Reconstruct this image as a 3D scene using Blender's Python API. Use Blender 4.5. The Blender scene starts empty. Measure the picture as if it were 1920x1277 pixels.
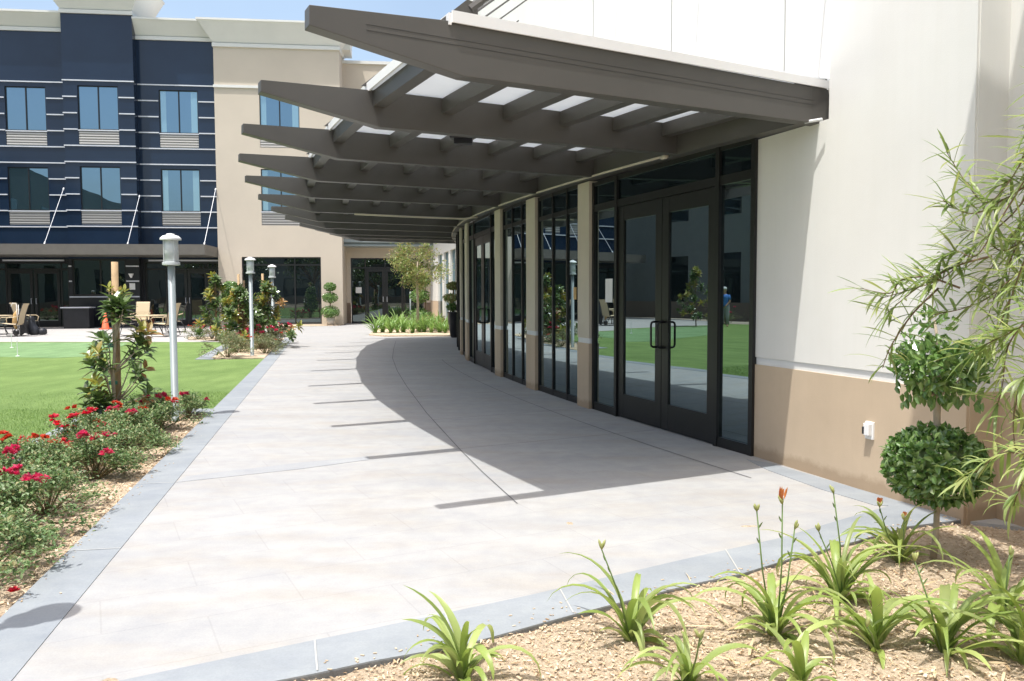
import bpy, math, random
from math import sin, cos, radians, pi, sqrt
from mathutils import Vector, Matrix
random.seed(7)
SC = bpy.context.scene
COL = SC.collection
# ------------------------------------------------------------------ camera
F_PX, PITCH, ROLL, CAMH = 1550.0, 0.0580, -0.0037, 1.55
Fv = Vector((0, cos(PITCH), -sin(PITCH))); Uv0 = Vector((0, sin(PITCH), cos(PITCH))); Rv0 = Vector((1, 0, 0))
Rv = Rv0*cos(ROLL) + Uv0*sin(ROLL); Uv = Uv0*cos(ROLL) - Rv0*sin(ROLL)
cam = bpy.data.cameras.new('camera'); camo = bpy.data.objects.new('camera', cam); COL.objects.link(camo)
M = Matrix((Rv, Uv, -Fv)).transposed().to_4x4(); M.translation = Vector((0, 0, CAMH)); camo.matrix_world = M
cam.sensor_width = 36; cam.lens = F_PX/1920*36; cam.clip_end = 2000; cam.clip_start = 0.05
SC.camera = camo
# ------------------------------------------------------------------ light
SX, SY = 0.215, 0.262            # shadow offset per metre of height
el = math.atan2(1, sqrt(SX*SX+SY*SY)); az = math.atan2(-SX, -SY)
W = bpy.data.worlds.new('World'); SC.world = W; W.use_nodes = True
wn = W.node_tree; bg = wn.nodes['Background']; sky = wn.nodes.new('ShaderNodeTexSky')
sky.sky_type = 'NISHITA'; sky.sun_disc = False; sky.sun_elevation = el; sky.sun_rotation = az
sky.air_density = 0.9; sky.dust_density = 4.5; sky.ozone_density = 1.0
tc = wn.nodes.new('ShaderNodeTexCoord'); sx = wn.nodes.new('ShaderNodeSeparateXYZ'); mr = wn.nodes.new('ShaderNodeMapRange'); hz = wn.nodes.new('ShaderNodeTexNoise'); hz.inputs['Scale'].default_value = 2.2; hz.inputs['Detail'].default_value = 5
wn.links.new(tc.outputs['Generated'], sx.inputs[0]); wn.links.new(sx.outputs['Z'], mr.inputs['Value']); wn.links.new(tc.outputs['Generated'], hz.inputs['Vector'])
mr.inputs['From Min'].default_value = .0; mr.inputs['From Max'].default_value = .85; mr.inputs['To Min'].default_value = 1.25; mr.inputs['To Max'].default_value = 0
ml = wn.nodes.new('ShaderNodeMath'); ml.operation = 'MULTIPLY'; hr = wn.nodes.new('ShaderNodeMapRange'); hr.inputs['From Min'].default_value = .35; hr.inputs['From Max'].default_value = .65; hr.inputs['To Min'].default_value = .75; hr.inputs['To Max'].default_value = 1.25
wn.links.new(hz.outputs['Fac'], hr.inputs['Value']); wn.links.new(mr.outputs[0], ml.inputs[0]); wn.links.new(hr.outputs[0], ml.inputs[1])
hm = wn.nodes.new('ShaderNodeMix'); hm.data_type = 'RGBA'; hm.blend_type = 'ADD'   # thin high haze, brightest low in the sky
hm.inputs[7].default_value = (.85, 1.10, 1.12, 1); wn.links.new(ml.outputs[0], hm.inputs[0]); wn.links.new(sky.outputs[0], hm.inputs[6]); hm.clamp_factor = False
wn.links.new(hm.outputs[2], bg.inputs[0]); bg.inputs[1].default_value = 0.15
sl = bpy.data.lights.new('sun', 'SUN'); sl.energy = 3.4; sl.angle = radians(0.55); sl.color = (1.0, 0.98, 0.945)
so = bpy.data.objects.new('sun', sl); COL.objects.link(so)
so.rotation_euler = Vector((SX, SY, -1)).to_track_quat('-Z', 'Y').to_euler(); so.location = (-5, -6, 25)
SC.view_settings.view_transform = 'Standard'; SC.view_settings.look = 'None'
SC.view_settings.exposure = 0.60; SC.view_settings.gamma = 1
SC.cycles.max_bounces = 8; SC.cycles.diffuse_bounces = 4; SC.cycles.glossy_bounces = 4; SC.cycles.transmission_bounces = 4

# ------------------------------------------------------------------ helpers
def ray(x, y): return (Fv*F_PX + Rv*(x-960) - Uv*(y-638.5))
def G(x, y, z=0.0):
    d = ray(x, y); return Vector((0, 0, CAMH)) + d*((z-CAMH)/d.z)
def AT(x, y, Y):
    d = ray(x, y); return Vector((0, 0, CAMH)) + d*(Y/d.y)

def tag(o, label=None, cat=None, group=None, kind=None):
    if label: o['label'] = label
    if cat: o['category'] = cat
    if group: o['group'] = group
    if kind: o['kind'] = kind
    return o
def empty(name, loc=(0, 0, 0), rz=0, sc=1):
    o = bpy.data.objects.new(name, None); o.location = loc; o.rotation_euler = (0, 0, rz); o.scale = (sc, sc, sc)
    o.empty_display_size = 0.2; COL.objects.link(o); return o
class MB:
    def __init__(s): s.v = []; s.f = []
    def add(s, vs, fs):
        n = len(s.v); s.v.extend([tuple(v) for v in vs]); s.f.extend([tuple(i+n for i in f) for f in fs]); return s
    def hexa(s, b, t):   # b,t: 4 pts each, ccw seen from above
        return s.add(list(b)+list(t), [(3, 2, 1, 0), (4, 5, 6, 7), (0, 1, 5, 4), (1, 2, 6, 5), (2, 3, 7, 6), (3, 0, 4, 7)])
    def box(s, x0, x1, y0, y1, z0, z1):
        return s.hexa([(x0, y0, z0), (x1, y0, z0), (x1, y1, z0), (x0, y1, z0)], [(x0, y0, z1), (x1, y0, z1), (x1, y1, z1), (x0, y1, z1)])
    def prism(s, poly, z0, z1):
        n = len(poly); a = sum(poly[i][0]*poly[(i+1) % n][1]-poly[(i+1) % n][0]*poly[i][1] for i in range(n))
        if a < 0: poly = poly[::-1]
        vs = [(p[0], p[1], z0) for p in poly]+[(p[0], p[1], z1) for p in poly]
        fs = [tuple(range(n-1, -1, -1)), tuple(range(n, 2*n))]+[(i, (i+1) % n, n+(i+1) % n, n+i) for i in range(n)]
        return s.add(vs, fs)
    def extr(s, pts, d):  # extrude polygon pts (3d) by vector d
        n = len(pts); d = Vector(d); P = [Vector(p) for p in pts]
        vs = P+[p+d for p in P]
        fs = [tuple(range(n-1, -1, -1)), tuple(range(n, 2*n))]+[(i, (i+1) % n, n+(i+1) % n, n+i) for i in range(n)]
        return s.add(vs, fs)
    def tube(s, pts, r, n=8, cap=True):
        pts = [Vector(p) for p in pts]; m = len(pts); rs = r if isinstance(r, (list, tuple)) else [r]*m
        prev = None; vs = []
        for i, p in enumerate(pts):
            t = (pts[min(i+1, m-1)]-pts[max(i-1, 0)]).normalized()
            if prev is None:
                a = Vector((0, 0, 1)) if abs(t.z) < .9 else Vector((1, 0, 0)); u = t.cross(a).normalized()
            else: u = (prev - t*prev.dot(t)).normalized()
            prev = u; w = t.cross(u)
            for k in range(n): an = 2*pi*k/n; vs.append(p+(u*cos(an)+w*sin(an))*rs[i])
        fs = [(i*n+k, i*n+(k+1) % n, (i+1)*n+(k+1) % n, (i+1)*n+k) for i in range(m-1) for k in range(n)]
        if cap: fs += [tuple(range(n-1, -1, -1)), tuple((m-1)*n+k for k in range(n))]
        return s.add(vs, fs)
    def lathe(s, prof, c=(0, 0, 0), n=20):
        vs = []; m = len(prof)
        for r, z in prof:
            for k in range(n): vs.append((c[0]+r*cos(2*pi*k/n), c[1]+r*sin(2*pi*k/n), c[2]+z))
        fs = [(i*n+k, i*n+(k+1) % n, (i+1)*n+(k+1) % n, (i+1)*n+k) for i in range(m-1) for k in range(n)]
        fs += [tuple(range(n-1, -1, -1)), tuple((m-1)*n+k for k in range(n))]
        return s.add(vs, fs)
    def leaf(s, b, d, up, L, w, fold=.25, bend=.15):
        """ovate leaf folded on its midrib; b base, d direction"""
        d = d.normalized(); sd = d.cross(up)
        if sd.length < 1e-3: sd = d.cross(Vector((1, 0, 0)))
        sd.normalize(); n = sd.cross(d)
        m1 = b+d*L*.35; m2 = b+d*L*.72-n*L*bend*.4; t = b+d*L*.98-n*L*bend
        vs = [b, m1+sd*w*.5+n*w*fold, m1, m1-sd*w*.5+n*w*fold, m2+sd*w*.38+n*w*fold*.7, m2, m2-sd*w*.38+n*w*fold*.7, t]
        return s.add(vs, [(0, 2, 1), (0, 3, 2), (1, 2, 5, 4), (2, 3, 6, 5), (4, 5, 7), (5, 6, 7)])
    def sleaf(s, b, d, up, L, w, fold=.3):
        d = d.normalized(); sd = d.cross(up)
        if sd.length < 1e-3: sd = d.cross(Vector((1, 0, 0)))
        sd.normalize(); n = sd.cross(d); m = b+d*L*.45
        return s.add([b, m+sd*w*.5+n*w*fold, b+d*L, m-sd*w*.5+n*w*fold], [(0, 2, 1), (0, 3, 2)])
    def strap(s, b, azi, L, w, el0, droop, k=8, twist=0):
        """arching strap leaf with a V section"""
        p = Vector(b); e = el0; vs = []
        for i in range(k+1):
            t = i/k
            h = Vector((cos(azi), sin(azi), 0)); d = h*cos(e)+Vector((0, 0, 1))*sin(e); n = -h*sin(e)+Vector((0, 0, 1))*cos(e)
            sd = Vector((-sin(azi), cos(azi), 0)); sd = sd*cos(twist*t)+n*sin(twist*t)
            ww = w*(.75+.5*t if t < .5 else 1.0)*(1-max(0, t-.5)**1.6*2.9) if t < 1 else 0.0005
            ww = max(ww, .0006)
            vs += [p+sd*ww*.5+n*ww*.22, p, p-sd*ww*.5+n*ww*.22]
            p = p+d*(L/k); e -= droop/k*(.4+1.3*t); azi += twist*.05
        fs = []
        for i in range(k):
            a = 3*i; fs += [(a, a+1, a+4, a+3), (a+1, a+2, a+5, a+4)]
        return s.add(vs, fs)
    def build(s, name, mat, parent=None, smooth=False, local=False, bevel=0):
        me = bpy.data.meshes.new(name); v = s.v
        if parent is not None and not local:
            o = Vector((0, 0, 0)); q = parent
            while q is not None: o += Vector(q.location); q = q.parent
            v = [(a-o.x, b-o.y, c-o.z) for a, b, c in v]
        me.from_pydata(v, [], s.f); me.materials.append(mat)
        if smooth: me.shade_smooth()
        me.update()
        o = bpy.data.objects.new(name, me); COL.objects.link(o); o.parent = parent
        if bevel:
            m = o.modifiers.new('bevel', 'BEVEL'); m.width = bevel; m.segments = 2; m.limit_method = 'ANGLE'; m.angle_limit = radians(40)
        return o
def copy_tree(o, parent=None, loc=None, rz=None, sc=None):
    c = o.copy(); COL.objects.link(c); c.parent = parent
    if loc is not None: c.location = loc
    if rz is not None: c.rotation_euler = (0, 0, rz)
    if sc is not None: c.scale = (sc, sc, sc)
    for ch in list(o.children): copy_tree(ch, c)
    return c

# ------------------------------------------------------------------ materials
def nt(name):
    m = bpy.data.materials.new(name); m.use_nodes = True; t = m.node_tree; t.nodes.clear()
    out = t.nodes.new('ShaderNodeOutputMaterial'); b = t.nodes.new('ShaderNodeBsdfPrincipled'); t.links.new(b.outputs[0], out.inputs[0])
    return m, t, b, out
def N(t, k, **kw):
    n = t.nodes.new(k)
    for a, v in kw.items(): setattr(n, a, v)
    return n
def coord(t, sc=(1, 1, 1), rot=(0, 0, 0)):
    g = N(t, 'ShaderNodeNewGeometry'); mp = N(t, 'ShaderNodeMapping'); mp.inputs['Scale'].default_value = sc; mp.inputs['Rotation'].default_value = rot
    t.links.new(g.outputs['Position'], mp.inputs[0]); return mp.outputs[0]
def noise(t, vec, scale, detail=4, rough=.55):
    n = N(t, 'ShaderNodeTexNoise'); n.inputs['Scale'].default_value = scale; n.inputs['Detail'].default_value = detail; n.inputs['Roughness'].default_value = rough
    t.links.new(vec, n.inputs['Vector']); return n.outputs['Fac']
def ramp(t, fac, stops):
    r = N(t, 'ShaderNodeValToRGB'); e = r.color_ramp.elements
    while len(e) < len(stops): e.new(.5)
    for i, (p, c) in enumerate(stops): e[i].position = p; e[i].color = (*c, 1)
    t.links.new(fac, r.inputs[0]); return r.outputs[0]
def mix(t, a, b, fac, mode='MIX'):
    m = N(t, 'ShaderNodeMix', data_type='RGBA', blend_type=mode)
    for sock, val in ((m.inputs[0], fac), (m.inputs[6], a), (m.inputs[7], b)):
        if isinstance(val, bpy.types.NodeSocket): t.links.new(val, sock)
        elif isinstance(val, (int, float)): sock.default_value = val
        else: sock.default_value = (*val, 1)
    return m.outputs[2]
def bump(t, b, h, strength, dist=.01):
    n = N(t, 'ShaderNodeBump'); n.inputs['Strength'].default_value = strength; n.inputs['Distance'].default_value = dist
    t.links.new(h, n.inputs['Height']); t.links.new(n.outputs[0], b.inputs['Normal'])
def mat(name, c, rough=.6, var=.12, vs=3.0, fine=60, bs=.15, bd=.004, metal=0, spec=.5):
    m, t, b, o = nt(name); v = coord(t)
    lo = tuple(x*(1-var) for x in c); hi = tuple(min(1, x*(1+var)) for x in c)
    col = ramp(t, noise(t, v, vs, 5, .6), [(.3, lo), (.7, hi)])
    t.links.new(col, b.inputs['Base Color']); b.inputs['Roughness'].default_value = rough; b.inputs['Metallic'].default_value = metal
    b.inputs['Specular IOR Level'].default_value = spec
    if bs: bump(t, b, noise(t, v, fine, 3, .6), bs, bd)
    return m
def leafmat(name, cols, rough=.45, trans=.3, spec=.5):
    """random tint for every leaf, light passes through"""
    m, t, b, o = nt(name); g = N(t, 'ShaderNodeNewGeometry')
    n = len(cols); r = ramp(t, g.outputs['Random Per Island'], [(i/max(1, n-1), c) for i, c in enumerate(cols)])
    t.links.new(r, b.inputs['Base Color']); b.inputs['Roughness'].default_value = rough; b.inputs['Specular IOR Level'].default_value = spec
    tr = N(t, 'ShaderNodeBsdfTranslucent'); hs = N(t, 'ShaderNodeHueSaturation'); hs.inputs['Value'].default_value = 1.5; hs.inputs['Saturation'].default_value = 1.1
    t.links.new(r, hs.inputs['Color']); t.links.new(hs.outputs[0], tr.inputs[0])
    mx = N(t, 'ShaderNodeMixShader'); mx.inputs[0].default_value = trans
    t.links.new(b.outputs[0], mx.inputs[1]); t.links.new(tr.outputs[0], mx.inputs[2]); t.links.new(mx.outputs[0], o.inputs[0])
    return m
def glassmat(name, base, refl, tint, wav=0.0):
    """coated dark glazing: dark body plus a mirror coat that grows at grazing angles"""
    m, t, b, o = nt(name)
    b.inputs['Base Color'].default_value = (*base, 1); b.inputs['Roughness'].default_value = .25; b.inputs['Specular IOR Level'].default_value = 0
    gl = N(t, 'ShaderNodeBsdfGlossy'); gl.inputs['Roughness'].default_value = .004; gl.inputs['Color'].default_value = (*tint, 1)
    lw = N(t, 'ShaderNodeFresnel'); lw.inputs['IOR'].default_value = 1.5
    ma = N(t, 'ShaderNodeMath', operation='MULTIPLY_ADD'); ma.inputs[1].default_value = 1-refl; ma.inputs[2].default_value = refl; ma.use_clamp = True
    t.links.new(lw.outputs[0], ma.inputs[0])
    mx = N(t, 'ShaderNodeMixShader'); t.links.new(ma.outputs[0], mx.inputs[0]); t.links.new(b.outputs[0], mx.inputs[1]); t.links.new(gl.outputs[0], mx.inputs[2])
    t.links.new(mx.outputs[0], o.inputs[0])
    if wav:
        n = N(t, 'ShaderNodeBump'); n.inputs['Strength'].default_value = wav; n.inputs['Distance'].default_value = .02
        t.links.new(noise(t, coord(t), .9, 1, .4), n.inputs['Height']); t.links.new(n.outputs[0], gl.inputs['Normal'])
    return m

CAN_ROT = radians(27)   # canopy grid turned against world
def concrete(name, c1, c2, c3, joints, jc):
    m, t, b, o = nt(name)
    v = coord(t); v2 = coord(t, (1, 1, 1), (0, 0, -radians(27)))
    st_ = coord(t, (.42, 1.25, 1), (0, 0, -radians(27)))
    big = noise(t, st_, 1.1, 4, .6); med = noise(t, st_, 2.6, 5, .62); sm = noise(t, v, 5.5, 5, .65)
    col = mix(t, ramp(t, big, [(.38, c1), (.60, c2)]), c3, ramp(t, med, [(.46, (0, 0, 0)), (.66, (.85, .85, .85))]))
    col = mix(t, col, ramp(t, sm, [(.3, (.90, .91, .93)), (.65, (1.03, 1.03, 1.02))]), 1.0, 'MULTIPLY')
    fine = noise(t, v, 90, 3, .7)
    col = mix(t, col, ramp(t, fine, [(.3, (.93, .93, .93)), (.7, (1.04, 1.04, 1.04))]), 1.0, 'MULTIPLY')
    spots = N(t, 'ShaderNodeTexVoronoi'); spots.inputs['Scale'].default_value = 1.7; t.links.new(v, spots.inputs['Vector'])
    col = mix(t, col, ramp(t, spots.outputs['Distance'], [(.0, (.72, .70, .68)), (.03, (1, 1, 1))]), .6, 'MULTIPLY')
    if joints:
        br = N(t, 'ShaderNodeTexBrick'); br.offset = .5; br.inputs['Scale'].default_value = 1.0
        br.inputs['Brick Width'].default_value = .92; br.inputs['Row Height'].default_value = .46; br.inputs['Mortar Size'].default_value = .005; br.inputs['Mortar Smooth'].default_value = .3
        br.inputs['Color1'].default_value = (.985, .985, .985, 1); br.inputs['Color2'].default_value = (1.012, 1.012, 1.01, 1); br.inputs['Mortar'].default_value = (*jc, 1)
        t.links.new(v2, br.inputs['Vector']); col = mix(t, col, br.outputs['Color'], 1.0, 'MULTIPLY')
    t.links.new(col, b.inputs['Base Color']); b.inputs['Roughness'].default_value = .78; b.inputs['Specular IOR Level'].default_value = .3
    bump(t, b, noise(t, v, 45, 5, .7), .25, .004)
    return m
MT = {}
MT['concrete'] = concrete('stamped_concrete', (.334, .336, .338), (.380, .377, .370), (.352, .334, .308), True, (.92, .915, .91))
MT['band'] = concrete('bluish_concrete_band', (.245, .268, .290), (.290, .312, .330), (.262, .282, .296), False, (1, 1, 1))
MT['jointgrey'] = mat('stucco_joint', (.42, .42, .40), .9, .05)
MT['inlay'] = concrete('pale_inlay', (.312, .325, .34), (.34, .35, .36), (.32, .325, .33), False, (1, 1, 1))
MT['patio'] = concrete('patio_concrete', (.40, .385, .37), (.47, .455, .435), (.39, .37, .35), True, (.8, .8, .8))
MT['joint'] = mat('joint_filler', (.10, .10, .105), .9, .2)
MT['white_stucco'] = mat('cream_stucco', (.735, .725, .68), .9, .035, .8, 160, .35, .003)
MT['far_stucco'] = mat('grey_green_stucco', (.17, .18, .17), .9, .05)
MT['tan_stucco'] = mat('tan_stucco', (.54, .425, .30), .9, .07, 1.3, 160, .4, .003)
def dirt(m_):
    t = m_.node_tree; b = t.nodes['Principled BSDF']; src = b.inputs['Base Color'].links[0].from_socket
    g = N(t, 'ShaderNodeNewGeometry'); sp = N(t, 'ShaderNodeSeparateXYZ'); t.links.new(g.outputs['Position'], sp.inputs[0])
    nz = noise(t, g.outputs['Position'], 7, 5, .7); ad = N(t, 'ShaderNodeMath', operation='MULTIPLY_ADD'); ad.inputs[1].default_value = -.14; t.links.new(nz, ad.inputs[0]); t.links.new(sp.outputs['Z'], ad.inputs[2])
    f = ramp(t, ad.outputs[0], [(.0, (.74, .70, .66)), (.06, (1, 1, 1))]); f2 = ramp(t, noise(t, coord(t, (9, 9, .5)), 1.0, 4, .6), [(.35, (.982, .98, .975)), (.6, (1, 1, 1))])
    t.links.new(mix(t, mix(t, src, f, 1, 'MULTIPLY'), f2, 1, 'MULTIPLY'), b.inputs['Base Color'])
dirt(MT['tan_stucco']); dirt(MT['white_stucco'])
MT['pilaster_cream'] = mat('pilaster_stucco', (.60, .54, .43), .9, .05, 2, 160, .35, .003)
MT['ledge'] = mat('ledge_white', (.72, .73, .72), .6, .04)
MT['bronze'] = mat('bronze_painted_steel', (.088, .083, .075), .45, .10, 1.2, 40, .05, .002)
MT['seam'] = mat('seam_shadow_line', (.035, .035, .033), .5, .1)
MT['frame'] = mat('dark_bronze_aluminium', (.0115, .0118, .012), .38, .1, 2, 60, .02, .001, 0, .5)
MT['black'] = mat('black_metal', (.012, .012, .013), .35, .1)
MT['glass'] = glassmat('dark_glazing', (.008, .011, .012), .32, (.72, .90, .95), .05)
MT['hglass'] = glassmat('blue_reflective_glazing', (.01, .016, .022), .30, (.50, .78, 1.0), .25)
MT['curtain'] = glassmat('curtain_behind_glass', (.16, .26, .28), .26, (.55, .8, 1.0), .2)
MT['gglass'] = glassmat('ground_floor_glazing', (.008, .012, .014), .12, (.75, .9, .9), .15)
MT['spandrel'] = glassmat('transom_glass', (.006, .010, .013), .06, (.6, .8, .9), .1)
def navy():
    m, t, b, o = nt('navy_metal_panel'); v = coord(t)
    col = ramp(t, noise(t, v, .35, 3), [(.35, (.008, .0185, .041)), (.65, (.012, .026, .054))])
    t.links.new(col, b.inputs['Base Color']); b.inputs['Roughness'].default_value = .14; b.inputs['Specular IOR Level'].default_value = .45
    w = N(t, 'ShaderNodeTexWave'); w.inputs['Scale'].default_value = .55; w.inputs['Distortion'].default_value = .6; t.links.new(v, w.inputs['Vector'])
    bump(t, b, w.outputs['Fac'], .06, .02); return m
MT['navy'] = navy()
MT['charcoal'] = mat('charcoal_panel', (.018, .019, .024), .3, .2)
MT['stripe'] = mat('white_aluminium_trim', (.60, .62, .66), .35, .05)
MT['hbeige'] = mat('hotel_beige_stucco', (.57, .50, .405), .92, .045, .5, 90, .3, .003)
MT['htan'] = mat('hotel_brown_stucco', (.22, .165, .12), .92, .06, .8, 90, .3, .003)
MT['cornice'] = mat('cornice_white', (.70, .70, .66), .85, .03, 1, 60, .1)
MT['awning'] = mat('awning_bronze', (.13, .12, .105), .5, .08)
MT['white'] = mat('white_paint', (.80, .80, .79), .5, .03)
MT['paper'] = mat('paper', (.82, .82, .80), .8, .03)
MT['galv'] = mat('painted_grey_pole', (.27, .31, .315), .35, .06, 3, 60, .03, .001)
MT['lampbody'] = mat('frosted_lamp_body', (.58, .61, .61), .3, .05)
def grille():
    m, t, b, o = nt('vent_grille'); g = coord(t)
    w = N(t, 'ShaderNodeTexWave', wave_type='BANDS', bands_direction='Z'); w.inputs['Scale'].default_value = 2.6; t.links.new(g, w.inputs['Vector'])
    t.links.new(ramp(t, w.outputs['Fac'], [(.2, (.22, .21, .20)), (.6, (.50, .48, .45))]), b.inputs['Base Color']); b.inputs['Roughness'].default_value = .45
    bump(t, b, w.outputs['Fac'], .5, .02); return m
MT['grille'] = grille()
def lawn(name, c1, c2, c3):
    m, t, b, o = nt(name); v = coord(t)
    a = ramp(t, noise(t, v, .8, 4, .6), [(.35, c1), (.65, c2)])
    f = noise(t, v, 70, 4, .8)
    col = mix(t, a, ramp(t, f, [(.35, tuple(x*.55 for x in c1)), (.6, c3)]), .5)
    v2 = coord(t, (1, .35, 1)); col = mix(t, col, ramp(t, noise(t, v2, 2.2, 3), [(.4, (.86, .88, .8)), (.62, (1.08, 1.06, 1.0))]), 1, 'MULTIPLY')
    t.links.new(col, b.inputs['Base Color']); b.inputs['Roughness'].default_value = .8; b.inputs['Specular IOR Level'].default_value = .15
    bump(t, b, noise(t, v, 110, 3, .8), .9, .02); return m
MT['lawn'] = lawn('lawn_turf', (.15, .245, .07), (.21, .315, .105), (.25, .36, .135))
MT['green'] = lawn('putting_green_turf', (.19, .33, .15), (.23, .37, .19), (.27, .40, .22))
MT['blade'] = leafmat('grass_blade', [(.16, .26, .07), (.22, .33, .10), (.27, .38, .13), (.14, .23, .06)], .6, .3)
def mulch():
    m, t, b, o = nt('mulch_soil'); v = coord(t)
    col = ramp(t, noise(t, v, 38, 5, .75), [(.28, (.31, .215, .13)), (.45, (.58, .45, .31)), (.64, (.73, .60, .44))])
    t.links.new(col, b.inputs['Base Color']); b.inputs['Roughness'].default_value = .95; bump(t, b, noise(t, v, 50, 5, .75), 1.0, .03); return m
MT['mulch'] = mulch()
MT['chip'] = leafmat('wood_chips', [(.32, .21, .12), (.56, .43, .29), (.68, .55, .40), (.60, .47, .32), (.46, .33, .20), (.78, .68, .53)], .9, 0.02, .1)
MT['soil'] = mat('ground_soil', (.30, .25, .19), .95, .2, .3)
MT['rose_leaf'] = leafmat('rose_leaf', [(.06, .125, .035), (.12, .21, .07), (.19, .29, .11), (.09, .155, .055), (.28, .35, .17), (.32, .28, .13)], .5, .22)
MT['pale_leaf'] = leafmat('pale_shrub_leaf', [(.12, .17, .07), (.20, .25, .12), (.26, .26, .13), (.16, .20, .10), (.30, .22, .13)], .55, .25)
MT['stem'] = mat('green_brown_stem', (.14, .11, .05), .8, .3, 20)
MT['red'] = leafmat('red_petal', [(.66, .03, .04), (.78, .06, .08), (.55, .03, .08), (.78, .16, .20), (.45, .02, .04)], .55, .3)
MT['crimson'] = leafmat('crimson_petal', [(.60, .04, .12), (.68, .09, .20), (.52, .03, .09), (.74, .20, .27)], .55, .3)
MT['coral'] = leafmat('coral_petal', [(.60, .10, .05), (.52, .05, .04), (.65, .18, .10)], .55, .3)
MT['mag_leaf'] = leafmat('magnolia_leaf', [(.06, .105, .032), (.10, .16, .05), (.15, .21, .07), (.07, .12, .04)], .22, .12, .7)
MT['mag_new'] = leafmat('magnolia_new_leaf', [(.24, .26, .05), (.32, .33, .08), (.30, .20, .05), (.18, .24, .06)], .35, .3)
MT['mag_brown'] = leafmat('bronze_leaf', [(.36, .20, .08), (.42, .26, .12), (.30, .22, .07)], .5, .3)
MT['top_leaf'] = leafmat('topiary_leaf', [(.055, .125, .028), (.12, .225, .055), (.20, .32, .09), (.075, .16, .038), (.28, .40, .14)], .24, .22, .8)
MT['willow'] = leafmat('narrow_leaf', [(.19, .27, .08), (.26, .35, .11), (.14, .21, .06), (.33, .41, .16), (.38, .42, .15), (.16, .20, .09)], .4, .38)
MT['lily'] = leafmat('daylily_leaf', [(.25, .33, .08), (.31, .40, .11), (.19, .27, .065), (.40, .47, .17), (.17, .26, .07), (.46, .42, .20)], .4, .32)
MT['lily_stalk'] = mat('daylily_stalk', (.14, .22, .07), .5, .2, 8)
MT['bud'] = leafmat('daylily_bud', [(.30, .36, .12), (.36, .38, .14)], .5, .2)
MT['orange'] = leafmat('withered_orange_flower', [(.62, .20, .06), (.70, .32, .12), (.45, .12, .05)], .6, .3)
MT['deadleaf'] = leafmat('dead_leaf', [(.50, .38, .22), (.66, .54, .36), (.36, .25, .14)], .8, .15, .2)
MT['agap'] = leafmat('strap_ground_leaf', [(.14, .26, .06), (.20, .33, .09), (.26, .38, .13), (.11, .20, .05)], .4, .3)
MT['tree_leaf'] = leafmat('small_tree_leaf', [(.18, .25, .07), (.27, .33, .11), (.13, .19, .05), (.33, .32, .13), (.36, .27, .12)], .45, .3)
MT['bark'] = mat('brown_bark', (.20, .135, .085), .9, .3, 12, 60, .6, .006)
MT['pale_bark'] = mat('pale_bark', (.42, .35, .26), .9, .18, 14, 70, .5, .005)
MT['stake'] = mat('lodgepole_stake', (.42, .29, .16), .8, .2, 6, 60, .3, .003)
MT['tie'] = mat('green_tree_tie', (.05, .25, .17), .6, .1)
MT['sling'] = mat('tan_sling_fabric', (.52, .42, .27), .8, .06, 20, 200, .3, .001)
MT['cone'] = mat('orange_plastic', (.85, .16, .07), .5, .05)
MT['bag'] = mat('black_nylon', (.02, .022, .028), .5, .3, 6, 30, .4, .01)
MT['tanbag'] = mat('tan_leather', (.52, .33, .13), .5, .15)
MT['pot'] = mat('black_glazed_pot', (.012, .013, .015), .3, .1)
MT['rock'] = mat('pale_rock', (.52, .46, .38), .9, .2, 8, 30, .7, .02)
def polycarb():
    m, t, b, o = nt('white_polycarbonate'); b.inputs['Base Color'].default_value = (.85, .86, .87, 1); b.inputs['Roughness'].default_value = .4
    tr = N(t, 'ShaderNodeBsdfTranslucent'); tr.inputs[0].default_value = (.9, .93, .96, 1)
    mx = N(t, 'ShaderNodeMixShader'); mx.inputs[0].default_value = .35
    t.links.new(b.outputs[0], mx.inputs[1]); t.links.new(tr.outputs[0], mx.inputs[2]); t.links.new(mx.outputs[0], o.inputs[0]); return m
MT['poly'] = polycarb()
MT['skin'] = mat('skin', (.45, .27, .19), .6, .05)
MT['blue'] = mat('blue_cloth', (.05, .18, .5), .8, .1)
MT['grey'] = mat('grey_cloth', (.30, .31, .32), .8, .1)
MT['hair'] = mat('white_cap', (.7, .7, .7), .8, .1)

# ------------------------------------------------------------------ frames of reference
# canopy frame: p runs away along the pavilion wall, a runs along the beams
P0 = Vector((2.644, 7.08, 0)); B_AZ = radians(63)
ub = Vector((sin(B_AZ), cos(B_AZ), 0)); nb = Vector((-cos(B_AZ), sin(B_AZ), 0))
def D(p, a, z=0.0): q = P0+nb*p+ub*a; return Vector((q.x, q.y, z))
def wall_a(p): return -.097+.075*p+.009*p*p + (.035*(p-12) if p > 12 else 0)
def Wp(p, off=0.0, z=0.0):
    """point of the curved wall; off > 0 stands out towards the path"""
    e = .02; t = (D(p+e, wall_a(p+e))-D(p-e, wall_a(p-e))).normalized(); n = Vector((-t.y, t.x, 0))
    q = D(p, wall_a(p))+n*off; return Vector((q.x, q.y, z))
def zs(p): return 2.94+.0155*max(p, 0)     # underside of the soffit
def zb(p): return 2.96+.0140*p             # underside of the beams
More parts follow.
